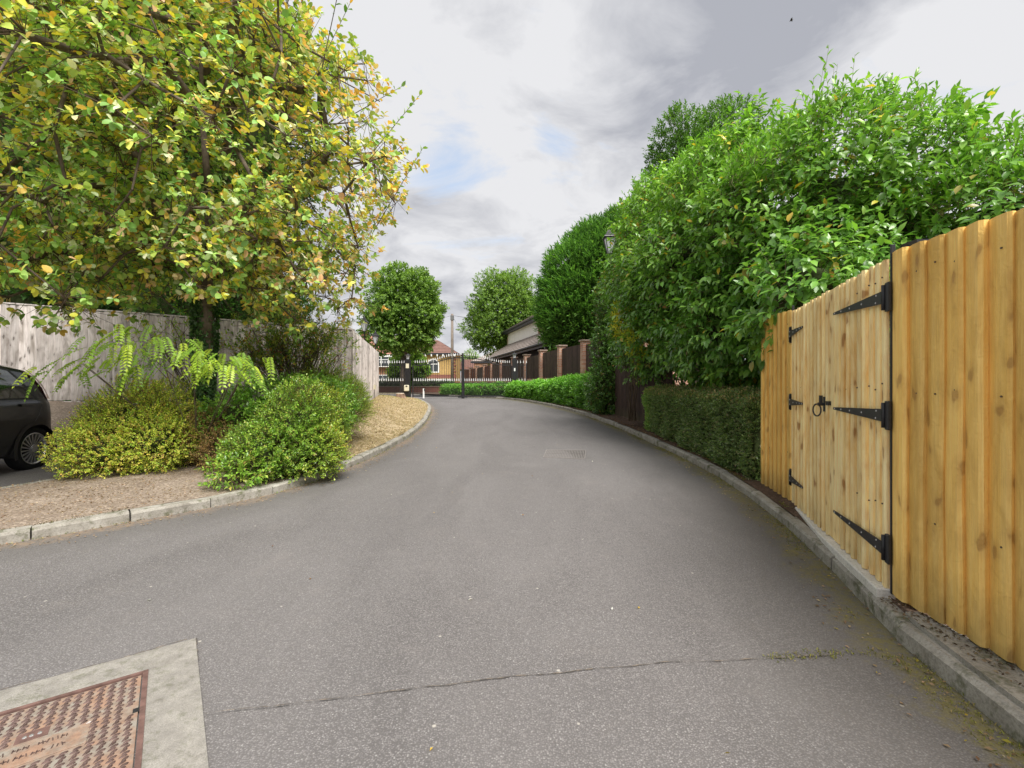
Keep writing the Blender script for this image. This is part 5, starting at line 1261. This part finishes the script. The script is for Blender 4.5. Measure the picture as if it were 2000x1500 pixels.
            for i in range(20):
                t = 2 * math.pi * i / 20; c_, s_ = math.cos(t), math.sin(t); mb = MB()
                ra_, rb_ = .05, .203; tt = t + .22; p0 = Vector((ra_ * c_, s * -.022, ra_ * s_)); p1 = Vector((rb_ * math.cos(tt), s * -.024, rb_ * math.sin(tt))); tn = Vector((-s_, 0, c_)); w0, w1 = .0045, .0115
                mb.prism([p0 - tn * w0, p0 + tn * w0, p1 + tn * w1, p1 - tn * w1], (0, s * -.018, 0)); mb.build('spoke', ALLOY, wh, local=True)
            mb = MB(); mb.tube((0, s * -.04, 0), (0, s * -.012, 0), .055, .048, 16); mb.build('hub_cap', ALLOY, wh, local=True)
            vs = []; NA = 40
            for i in range(NA + 1):
                t = math.pi * (-.10 + 1.2 * i / NA)
                for rr_ in (AR - .02, AR + .035):
                    uu = wu + rr_ * math.cos(t); vs.append((uu, s * (plan(max(0, uu)) + .006), WZ + rr_ * math.sin(t)))
            link('arch_trim', mesh('arch_trim', vs, [(2 * i, 2 * i + 1, 2 * i + 3, 2 * i + 2) for i in range(NA)], True), rt, CARPAINT, True)
            # arch liner
            vs = []
            for yy in (s * (.835 - .03), s * .5):
                for i in range(19): t = math.pi * (-.08 + 1.16 * i / 18); vs.append((wu + AR * 1.0 * math.cos(t), yy, WZ + AR * math.sin(t)))
            fs = [(i, i + 1, 20 + i, 19 + i) for i in range(18)]; link('arch_liner', mesh('arch_liner', vs, fs), rt, BLACKP, True)
    MB().box((1.9, 0, .30), (3.2, 1.1, .10)).build('underbody', BLACKP, rt, local=True)
    MB().box((.03, 0, .42), (.06, 1.1, .22)).build('rear_bumper', CARPAINT, rt, local=True, bevel=.02)
    return rt
car = build_car()
hx, hy = .16, -.987     # heading
# wheel hub of the near rear wheel stands at this survey point
rz_c = math.atan2(hy, hx)
hub_l = Vector((.56, .80, 0)); ct, st_ = math.cos(rz_c), math.sin(rz_c)
world_hub = Vector((-6.53, 6.32))
car.location = (world_hub.x - (hub_l.x * ct - hub_l.y * st_), world_hub.y - (hub_l.x * st_ + hub_l.y * ct), float(zr(6.3)) - .055 + .03)
car.rotation_euler = (0, 0, rz_c)

# ------------------------------------------------------------------ background buildings
def window(parent, x0, x1, y, z0, z1, cols, rows, dep=.12, arched=False, fmat=WHITE, tr=None):
    """faces -y"""
    fr_ = MB(); fw_ = .10; W2, H2 = x1 - x0, z1 - z0
    if not arched:
        fr_.box(((x0 + x1) / 2, y - .04, z1 - fw_ / 2), (W2, .10, fw_)); fr_.box(((x0 + x1) / 2, y - .06, z0 + fw_ / 2), (W2 + .15, .14, fw_))
        for c in range(cols + 1): fr_.box((x0 + W2 * c / cols + (fw_ / 2 if c == 0 else -fw_ / 2 if c == cols else 0), y - .04, (z0 + z1) / 2), (fw_, .098, H2 - 2 * fw_))
        for q in range(1, rows): fr_.box(((x0 + x1) / 2, y - .041, z0 + H2 * (tr if tr else q / rows)), (W2 - .02, .09, fw_ * .7))
        f_ = fr_.build('window_frame', fmat, parent)
        for c in range(cols):
            for q in range(rows):
                za = z0 + H2 * ((tr if q == 1 and tr else q / rows)); zb_ = z0 + H2 * (tr if q == 0 and tr else (q + 1) / rows)
                MB().box((x0 + W2 * (c + .5) / cols, y - .02, (za + zb_) / 2), (W2 / cols - .02, .03, zb_ - za - .02)).build('pane', GLASS_D, f_)
    else:
        n = 12; xc = (x0 + x1) / 2; zc = z1 - W2 / 2; pts_o, pts_i = [(x0, z0), ], [(x0 + fw_ * 1.3, z0 + fw_)]
        oo = [(x1, z0)] + [(xc + W2 / 2 * math.cos(math.pi * i / n), zc + W2 / 2 * math.sin(math.pi * i / n)) for i in range(n + 1)] + [(x0, z0)]
        r2 = W2 / 2 - fw_ * 1.3; ii = [(xc + r2, z0 + fw_ * 1.3)] + [(xc + r2 * math.cos(math.pi * i / n), zc + r2 * math.sin(math.pi * i / n)) for i in range(n + 1)] + [(xc - r2, z0 + fw_ * 1.3)]
        m = len(oo); vs = [(a_, y - .08, b_) for a_, b_ in oo] + [(a_, y - .08, b_) for a_, b_ in ii] + [(a_, y, b_) for a_, b_ in oo]
        fs = [(i, i + 1, m + i + 1, m + i) for i in range(m - 1)] + [(0, m, 2 * m - 1, m - 1)] + [(i, 2 * m + i, 2 * m + i + 1, i + 1) for i in range(m - 1)]
        fr_.add(vs, fs); fr_.box((xc, y - .06, (z0 + z1) / 2), (fw_, .05, H2 - .1)); fr_.box((xc, y - .065, zc + .05), (W2 - .2, .05, fw_)); f_ = fr_.build('window_frame', fmat, parent)
        for s in (-1, 1):
            pp = [(xc + s * .06, y - .03, z0 + .14)] + [(xc + s * r2, y - .03, z0 + .14)] + [(xc + s * r2 * math.cos(math.pi / 2 * i / 6), y - .03, zc + r2 * math.sin(math.pi / 2 * i / 6)) for i in range(0, 7)]
            pp[-1] = (xc + s * .06, y - .03, pp[-1][2]); MB().prism(pp, (0, .02, 0)).build('pane', GLASS_D, f_)
def roofplane(mb, a_, b_, c_, d_, rows):
    """eave a-b, ridge d-c, stepped courses"""
    a_, b_, c_, d_ = map(Vector, (a_, b_, c_, d_)); nn = (b_ - a_).cross(d_ - a_).normalized()
    if nn.z < 0: nn = -nn
    for i in range(rows):
        t0, t1 = i / rows, (i + 1.12) / rows; t1 = min(t1, 1)
        p = [a_.lerp(d_, t0) + nn * .05, b_.lerp(c_, t0) + nn * .05, b_.lerp(c_, t1) + nn * .005, a_.lerp(d_, t1) + nn * .005]; q = [p[0] - nn * .05, p[1] - nn * .05]
        k = len(mb.v); mb.v += [tuple(x) for x in p + q]; mb.f += [(k, k + 1, k + 2, k + 3), (k + 4, k + 5, k + 1, k)]
# white rendered house on the right
dH = Vector((-.237, .9715)); nH = Vector((.9715, .237)); PH0 = Vector((4.18, 25.4))
def hp(s, off, z): q = PH0 + dH * s + nH * off; return Vector((q.x, q.y, z))
hs_ = root('white_house', tuple(hp(9, 0, .6)), 'white rendered house with a grey-brown tiled roof and lean-to behind the brick wall', 'house')
s0, s1, dep = -1.0, 19.3, 8.0; ze = 6.25
def wallbox(name, s_a, s_b, o_a, o_b, za, zb_, mat, parent):
    return MB().prism([hp(s_a, o_a, za), hp(s_a, o_b, za), hp(s_b, o_b, za), hp(s_b, o_a, za)], (0, 0, zb_ - za)).build(name, mat, parent)
wallbox('rendered_wall', 9.2, s1, 0, dep, .5, ze, RENDER_W, hs_)
wallbox('brick_wall', s0, 9.2, .02, dep, .5, ze, BRICK, hs_)
wallbox('brick_quoin', 8.9, 9.35, -.03, .2, 4.9, ze, BRICK, hs_)
wallbox('gable_corner', 19.3, 19.45, -.03, 1.0, 4.9, ze, BRICK, hs_)
rz_ = ze + (dep / 2 + .4) * math.tan(R(30)); rf = MB(); roofplane(rf, hp(s0, -.4, ze), hp(s1 + .7, -.4, ze), hp(s1 + .7, dep / 2, rz_), hp(s0, dep / 2, rz_), 12); roofplane(rf, hp(s1 + .7, dep + .4, ze), hp(s0, dep + .4, ze), hp(s0, dep / 2, rz_), hp(s1 + .7, dep / 2, rz_), 10)
rfo = rf.build('roof', TILEG, hs_)
wallbox('fascia', s0, s1 + .7, -.42, -.36, ze - .28, ze - .01, FASCIA, hs_)
wallbox('soffit', s0, s1 + .6, -.36, 0, ze - .24, ze - .20, FASCIA, hs_)
MB().tube(hp(s0, -.47, ze - .08), hp(s1 + .7, -.47, ze - .08), .06, n=8).build('gutter', FASCIA, hs_)
mb = MB(); mb.prism([hp(s1 + .65, -.4, ze - .25), hp(s1 + .65, -.4, ze), hp(s1 + .65, dep / 2, rz_), hp(s1 + .65, dep / 2, rz_ - .25)], (dH.x * .06, dH.y * .06, 0)); mb.build('barge_board', FASCIA, hs_)
mb = MB(); mb.prism([hp(s1 - .01, .05, ze), hp(s1 - .01, dep - .05, ze), hp(s1 - .01, dep / 2, rz_ - .3)], (dH.x * -.2, dH.y * -.2, 0)); mb.build('gable_wall', RENDER_W, hs_)
# lean-to
zg = 3.6; rf = MB(); roofplane(rf, hp(.2, -2.15, zg), hp(19.4, -2.15, zg), hp(19.4, 0, 5.02), hp(.2, 0, 5.02), 8); rf.build('lean_to_roof', TILEG, hs_)
wallbox('lean_to_fascia', .2, 19.4, -2.17, -2.10, zg - .26, zg - .01, FASCIA, hs_); wallbox('lean_to_wall', .6, 19.2, -1.6, 0, .5, zg - .1, simple('dark_brick', (.05, .04, .04), .9), hs_)
MB().tube(hp(.2, -2.23, zg - .06), hp(19.4, -2.23, zg - .06), .06, n=8).build('lean_to_gutter', FASCIA, hs_)
mb = MB(); mb.tube(hp(.9, -2.2, zg - .1), hp(.9, -2.2, zg - .35), .045); mb.tube(hp(.9, -2.2, zg - .35), hp(1.0, -1.7, zg - .7), .045); mb.tube(hp(1.0, -1.7, zg - .7), hp(1.0, -1.7, .6), .045); mb.build('downpipe', simple('grey_plastic', (.35, .36, .38), .4), hs_)
# small hipped house beyond
hs2 = root('hipped_house', (-2.4, 58, .5), 'small hipped-roof house with cream walls between pole and white house', 'house')
MB().box((-.6, 62, 2.35), (5.0, 6, 3.8)).build('cream_wall', CREAM, hs2); MB().box((-3.95, 61.4, 2.25), (1.7, 6.6, 3.6)).build('brick_wall', BRICK_O, hs2)
def hip(parent, x0, x1, y0, y1, ze_, zr_, mat, rows=9, name='roof', ov=.4):
    x0 -= ov; x1 += ov; y0 -= ov; y1 += ov; hy_ = (y1 - y0) / 2; rf = MB(); A, B, C_, D_ = (x0, y0, ze_), (x1, y0, ze_), (x1, y1, ze_), (x0, y1, ze_); rl = min(hy_, (x1 - x0) / 2 - .05)
    P, Q = (x0 + rl, y0 + hy_, zr_), (x1 - rl, y0 + hy_, zr_); roofplane(rf, A, B, Q, P, rows); roofplane(rf, C_, D_, P, Q, rows); roofplane(rf, B, C_, Q, Q, rows); roofplane(rf, D_, A, P, P, rows)
    rf.build(name, mat, parent); MB().box(((x0 + x1) / 2, y0 + .02, ze_ - .12), (x1 - x0, .06, .22)).build('fascia', FASCIA, parent)
hip(hs2, -4.8, 1.9, 58.4, 65, 4.1, 6.0, TILEG, 7)
# yellow and red brick house across the road
hb = root('brick_house', (-14, 62, .5), 'two-storey brick house with pink roof and yellow brick wing beyond the gates', 'house')
MB().box((-19.6, 66, 2.9), (14, 7, 4.8)).build('wall', BRICK_O, hb); hip(hb, -26.6, -12.6, 62.5, 69.5, 5.25, 8.1, TILEP, 12)
MB().box((-19, 62.3, 4.5), (6.4, .5, 1.4)).build('bay', WHITE, hb)
window(hb, -18.6, -15.6, 62.05, 3.55, 5.0, 3, 2, tr=.68); window(hb, -18.3, -16.7, 62.4, .9, 2.5, 2, 2, tr=.6); window(hb, -16.2, -14.8, 62.4, .9, 2.5, 2, 2, tr=.6)
MB().box((-10.65, 63.5, 2.9), (6.5, 5.5, 4.8)).build('wing_wall', BRICK_Y, hb)
hip(hb, -13.9, -7.5, 60.75, 66.3, 5.3, 7.3, TILEB, 9, 'wing_roof'); window(hb, -11.15, -9.6, 60.72, 2.75, 4.6, 2, 2, arched=True)
for i in range(9): MB().box((-13.6 + i * .76, 60.5, 5.02), (.16, .35, .28)).build('eaves_bracket', WHITE, hb)
for i in range(11): MB().box((-7.62, 60.72, .9 + i * .40), (.55 if i % 2 else .35, .12, .2)).build('quoin', BRICK_R, hb)
MB().box((-10.6, 60.7, 2.25), (6.5, .12, .45)).build('string_course', BRICK_R, hb)
MB().box((-10.4, 60.2, 1.72), (5.6, 1.2, .35)).build('porch_canopy', WHITE, hb); MB().box((-9.6, 60.68, 1.0), (3.6, .12, 1.15)).build('garage_door', simple('dark_red_door', (.16, .02, .03), .5), hb)
for x in (-12.9, -7.9): MB().box((x, 59.7, 1.1), (.25, .25, 1.2)).build('porch_post', WHITE, hb)
MB().box((-21, 66, 8.2), (.9, .9, 1.6)).build('chimney', BRICK_R, hb)
hc = root('garage_building', (-5.5, 66, .5), 'brick garage block with brown roof and white doors between the yellow wing and the pole', 'building')
MB().box((-4.2, 68.5, 2.0), (6.2, 5, 3.2)).build('wall', BRICK_O, hc)
rf = MB(); roofplane(rf, (-7.5, 65.6, 3.3), (-.9, 65.6, 3.3), (-.9, 68.8, 4.9), (-7.5, 68.8, 4.9), 10); rf.build('roof', TILEB, hc)
for x in (-5.95, -3.35): MB().box((x, 65.95, 1.3), (2.2, .12, 1.7)).build('garage_door', WHITE, hc)
MB().box((-4.6, 65.9, 2.4), (5.2, .2, .5)).build('lintel_panel', simple('grey_lintel', (.30, .29, .31), .7), hc)
mb = MB(); mb.prism([(-3.3, 65.5, 3.25), (-1.9, 65.5, 2.5), (-1.9, 65.5, 2.2), (-3.3, 65.5, 2.95)], (0, .1, 0)); mb.build('barge_board', WHITE, hc)
# garden wall
gw = root('garden_wall', (-12, 36, .5), 'low dark red brick garden wall across the road beyond the gates', 'wall')
MB().box((-10.0, 36.2, .72), (11.0, .22, .62)).build('wall_body', BRICK_R, gw); MB().box((-10.0, 36.2, 1.05), (11.1, .3, .05)).build('coping', CAPST, gw)
hedge('dark_hedge', 'dark green hedge behind the low red garden wall beyond the gates', [(-4.8, 36.6, .6, 1.35), (-15.5, 36.6, .6, 1.45)], .9, 1300, 7, .18, .14, .5, .95, .1, [(4, (.03, .06, .015)), (2, (.05, .09, .02))], T2, LEAF, 25, rough=.1)

# street trees
def round_tree(name, label, x, y, zb_, ztop, rx, zlow, seed, pal, n=5200, group=None, shrubby=False):
    r = np.random.RandomState(seed); rt = root(name, (x, y, zb_), label, 'tree', group); zc = (ztop + zlow) / 2; hz = (ztop - zlow) / 2
    bl = [((x, y, zc + .1 * hz), (rx * .92, rx * .92, hz * .9)), ((x - rx * .15, y, zc - hz * .35), (rx * .9, rx * .85, hz * .62)), ((x + rx * .25, y, zc - .1 * hz), (rx * .76, rx * .8, hz * .75)), ((x, y, zc + hz * .45), (rx * .62, rx * .62, hz * .55))]
    P, Nn = blobs_sample(bl, n, r, .55, 6.0 / rx, .22, None, None); A = Nn + np.array([0, 0, .3]) + r.normal(0, .4, P.shape)
    if not shrubby: branch_net(rt, [(x, y, zb_), (x, y, zlow), (x, y, zc), (x, y, zc + hz * .5)], [.28, .22, .12, .06], [tuple(p) for p in P[r.choice(len(P), 160)] * .9 + np.array([x, y, zc]) * .1], r, BARK, rmax=.12)
    lp, ld, ln, lL, lW, idx = sprigs(P, A, .3 * np.ones(len(P)), 8, .19, .62, 1.0, .15, r); C = palette(len(lp), pal, r) * .6 + palette(len(P), pal, r)[idx] * .4
    leaves('foliage', lp, ld, ln, lL, lW, C, T2, LEAF, rt, 'stuff'); return rt
PT = [(4, (.085, .15, .032)), (4, (.13, .22, .038)), (2.5, (.20, .31, .05)), (2.2, (.04, .075, .018))]
round_tree('street_tree', 'full round-crowned green street tree just beyond the gate, left of the telegraph pole', -7.5, 32, .55, 9.3, 2.7, 3.25, 71, PT, 6200, 'round street trees')
round_tree('street_tree', 'round-crowned green street tree partly behind the white rendered house', -.75, 47, .55, 12.6, 4.0, 4.2, 72, PT, 9500, 'round street trees')
round_tree('small_tree', 'small bushy tree beneath the left street tree, in front of the brick house', -8.5, 38, .55, 4.0, 1.5, 1.0, 73, PT, 2600, None, True)
round_tree('small_tree', 'distant small leafy tree right of the telegraph pole, above the hipped house', -6.6, 72, .5, 6.4, 1.7, 3.2, 74, [(4, (.12, .2, .05)), (2, (.2, .28, .08))], 700, None, False)

# telegraph pole and wires
tpz = 8.4; tp_ = root('telegraph_pole', (-6.1, 47, .5), 'weathered wooden telegraph pole standing beyond the gates', 'telegraph pole')
MB().tube((-6.1, 47, .5), (-6.1, 47, tpz), .17, .12, 10).build('pole', wood('pole_timber', (.26, .21, .17), (.36, .30, .25), (.14, .1, .08), (.08, .06, .05), .1), tp_, True)
MB().box((-6.1, 47, 8.0), (.34, .30, .45)).build('terminal_box', simple('terminal_grey', (.16, .16, .16), .6), tp_)
for tx, ty, tz_ in ((12, 52, 6.6), (9, 40, 6.0), (-20, 55, 6.8), (-4.4, 66, 4.0)):
    mb = MB(); pr = None
    for k in range(13): t = k / 12; p = Vector((-6.1 + (tx + 6.1) * t, 47 + (ty - 47) * t, 8.25 + (tz_ - 8.25) * t - 3.2 * t * (1 - t) * .35)); (mb.tube(pr, p, .011, n=4, cap=False) if pr is not None else None); pr = p
    mb.build('wire', BLACKP, tp_)

# ------------------------------------------------------------------ ground detail
def litter(name, n, region, seed, pal, size, zf, tmpl=T4, label=None, lift=.004, flat=.35, asp=.5):
    r = np.random.RandomState(seed); XY = region(n, r); z = zf(XY); P = np.column_stack([XY, z + lift]); a_ = r.uniform(0, 6.28, n)
    Dd = np.column_stack([np.cos(a_), np.sin(a_), r.normal(0, .15, n)]); Nn = np.array([0, 0, 1.]) + r.normal(0, flat, (n, 3)); L = size * r.uniform(.5, 1.3, n)
    o = leaves(name, P, Dd, Nn, L, L * asp, palette(n, pal, r, .25), tmpl, LEAFM, None, 'stuff')
    return o
def near_line(P, lo, hi, ymin, ymax, side):
    A = np.array([tuple(p) for p in resample(P, .05)]); T = nrm(np.gradient(A, axis=0)); Nn = np.column_stack([T[:, 1], -T[:, 0]]) * side; ok = (A[:, 1] > ymin) & (A[:, 1] < ymax); A, Nn = A[ok], Nn[ok]
    def f(n, r):
        j = r.randint(0, len(A), n); return A[j] + Nn[j] * (lo + (hi - lo) * r.uniform(0, 1, (n, 1)) ** 1.8) + r.normal(0, .01, (n, 2))
    return f
BR = [(4, (.30, .20, .12)), (3, (.42, .30, .19)), (2, (.20, .12, .07)), (1, (.50, .40, .28))]
zroad = lambda XY: zr(XY[:, 1]) + .003
litter('fallen_leaves', 2600, near_line(KL, .0, .30, 2.5, 16, 1), 81, BR, .020, zroad, T2)
litter('fallen_leaves', 900, near_line(KR, .0, .28, 1, 14, -1), 82, BR + [(1.5, (.45, .36, .05))], .022, zroad, T2)
litter('fallen_leaves', 60, lambda n, r: np.column_stack([r.uniform(-3.5, 2.2, n), r.uniform(1.4, 12, n)]), 83, [(2, (.55, .36, .06)), (2, (.30, .17, .07)), (3, (.62, .60, .55)), (1, (.2, .1, .05))], .028, zroad, T4)
def tri_region(poly):
    P = np.array([tuple(p[:2]) for p in poly]); lo, hi = P.min(0), P.max(0)
    def f(n, r):
        o = []; t = 0
        while t < n:
            q = r.uniform(lo, hi, (n * 3, 2)); q = q[inpoly(q[:, 0], q[:, 1], [tuple(p) for p in P])]; o.append(q); t += len(q)
        return np.concatenate(o)[:n]
    return f
zleft = lambda XY: idw(CL, XY[:, 0], XY[:, 1])
litter('leaf_litter', 9000, tri_region([(-6.1, 2.6), (-4.2, 3.4), (-2.9, 4.9), (-2.5, 5.7), (-3.2, 8.5), (-5.3, 8.2), (-5.3, 5.8)]), 84, BR, .020, zleft, T2, flat=.6)
zright = lambda XY: idw(CR, XY[:, 0], XY[:, 1])
litter('leaf_litter', 3500, near_line(KR, .13, .5, 5.2, 20, 1), 85, [(3, (.26, .13, .08)), (2, (.36, .22, .13)), (2, (.14, .08, .05))], .03, zright, T2, flat=.6)
# scorched lawn blades
r = np.random.RandomState(86); XY = tri_region(lawnp)(52000, r); w_ = XY[:, 1]; keep = r.uniform(size=len(XY)) < np.clip(9 / w_, .15, 1); XY = XY[keep]; n = len(XY)
P = np.column_stack([XY, zleft(XY) + .004]); Dd = np.column_stack([r.normal(0, .8, n), r.normal(0, .8, n), r.uniform(.15, .7, n)])
C = palette(n, [(4, (.52, .43, .28)), (4, (.64, .54, .37)), (2.5, (.40, .31, .19)), (1, (.22, .15, .09))], r, .2)
gf = np.clip((XY[:, 1] - 17.5) / 3, 0, 1) * (lump(np.column_stack([XY, XY[:, 0]]), 1.3) > -.1); gm = (r.uniform(size=n) < gf * .75)[:, None]; C = np.where(gm, palette(n, [(1, (.24, .30, .06)), (1, (.36, .38, .08))], r), C)
leaves('scorched_grass', P, Dd, np.array([0, 0, 1.]) + r.normal(0, .5, (n, 3)), .05 * r.uniform(.5, 1.4, n), .006 * np.ones(n), C, T2, STRAW, None, 'stuff')
# moss and weeds along the right kerb foot
def tufts(name, reg, n, seed, pal, h, zf):
    r = np.random.RandomState(seed); XY = reg(n, r); m = lump(np.column_stack([XY, XY[:, 1] * 0]), 3.1, 4) > -.05; XY = XY[m]; n = len(XY)
    P = np.column_stack([XY, zf(XY)]); Dd = np.column_stack([r.normal(0, .6, n), r.normal(0, .6, n), r.uniform(.2, 1, n)])
    leaves(name, P, Dd, np.array([0, 0, 1.]) + r.normal(0, .5, (n, 3)), h * r.uniform(.4, 1.4, n), h * .3 * np.ones(n), palette(n, pal, r), T2, LEAFM, None, 'stuff')
MO = [(3, (.20, .21, .04)), (3, (.30, .29, .06)), (2, (.13, .14, .04)), (1.5, (.38, .30, .12))]
tufts('moss', near_line(KR, .0, .13, .8, 13, -1), 9000, 87, MO, .014, zroad)
tufts('moss', near_line(KR, .105, .15, .8, 6, 1), 2600, 88, MO, .016, lambda XY: zr(XY[:, 1]) + .086)
tufts('weeds', near_line([g(1640, 1279), g(1560, 1283), g(1500, 1285), g(1700, 1275), g(1760, 1300)], -.02, .035, .5, 9, 1), 240, 89, MO, .016, zroad)
tufts('moss', near_line(KL, .10, .16, 2.5, 12, -1), 3500, 92, [(3, (.10, .09, .04)), (2, (.18, .17, .06)), (2, (.07, .06, .04))], .02, lambda XY: zr(XY[:, 1]) + .08)
tufts('weeds', near_line(KL, .0, .05, 2.5, 15, 1), 1500, 90, [(2, (.2, .3, .05)), (2, (.4, .33, .15))], .02, zroad)
# dark bark debris along the foot of the near fence
litter('bark_debris', 800, lambda n, r: np.column_stack([2.04 - .13 * r.uniform(0, 1, n) ** 1.5, r.uniform(.4, 2.45, n)]), 91, [(3, (.10, .07, .05)), (2, (.22, .16, .11)), (1, (.34, .27, .2))], .018, lambda XY: .113 + 0 * XY[:, 0], T2, flat=.8)
# white stone on the bank
bm = bmesh.new(); bmesh.ops.create_icosphere(bm, subdivisions=2, radius=1)
for v_ in bm.verts: v_.co = Vector((v_.co.x * .09, v_.co.y * .07, v_.co.z * .06)) * (1 + .25 * float(lump(np.array([tuple(v_.co)]), 2.0)[0]))
me = bpy.data.meshes.new('white_stone'); bm.to_mesh(me); bm.free(); o = link('white_stone', me, None, WHITE); o.location = (-7.35, 7.85, zL(-7.35, 7.85) + .05); props(o, 'white stone lying on the soil bank at the foot of the grey fence', 'stone')
# bird
r_ = root('bird', (19.4, 32, 26.5), 'tiny dark bird high in the grey sky', 'bird'); bb = r_.location
mb = MB(); mb.lathe((0, 0, 0), [(.01, -.12), (.03, -.05), (.035, .03), (.02, .09), (.005, .11)], 8); o = mb.build('bird_body', BLACKP, r_, True, local=True); o.rotation_euler = (R(80), 0, R(60))
for s in (-1, 1):
    mb = MB(); mb.prism([(0, -.06, .02), (0, .07, .02), (s * .12, .03, .06), (s * .22, -.06, .03)], (0, 0, .008)); o = mb.build('wing', BLACKP, r_, local=True); o.rotation_euler = (0, 0, R(60))
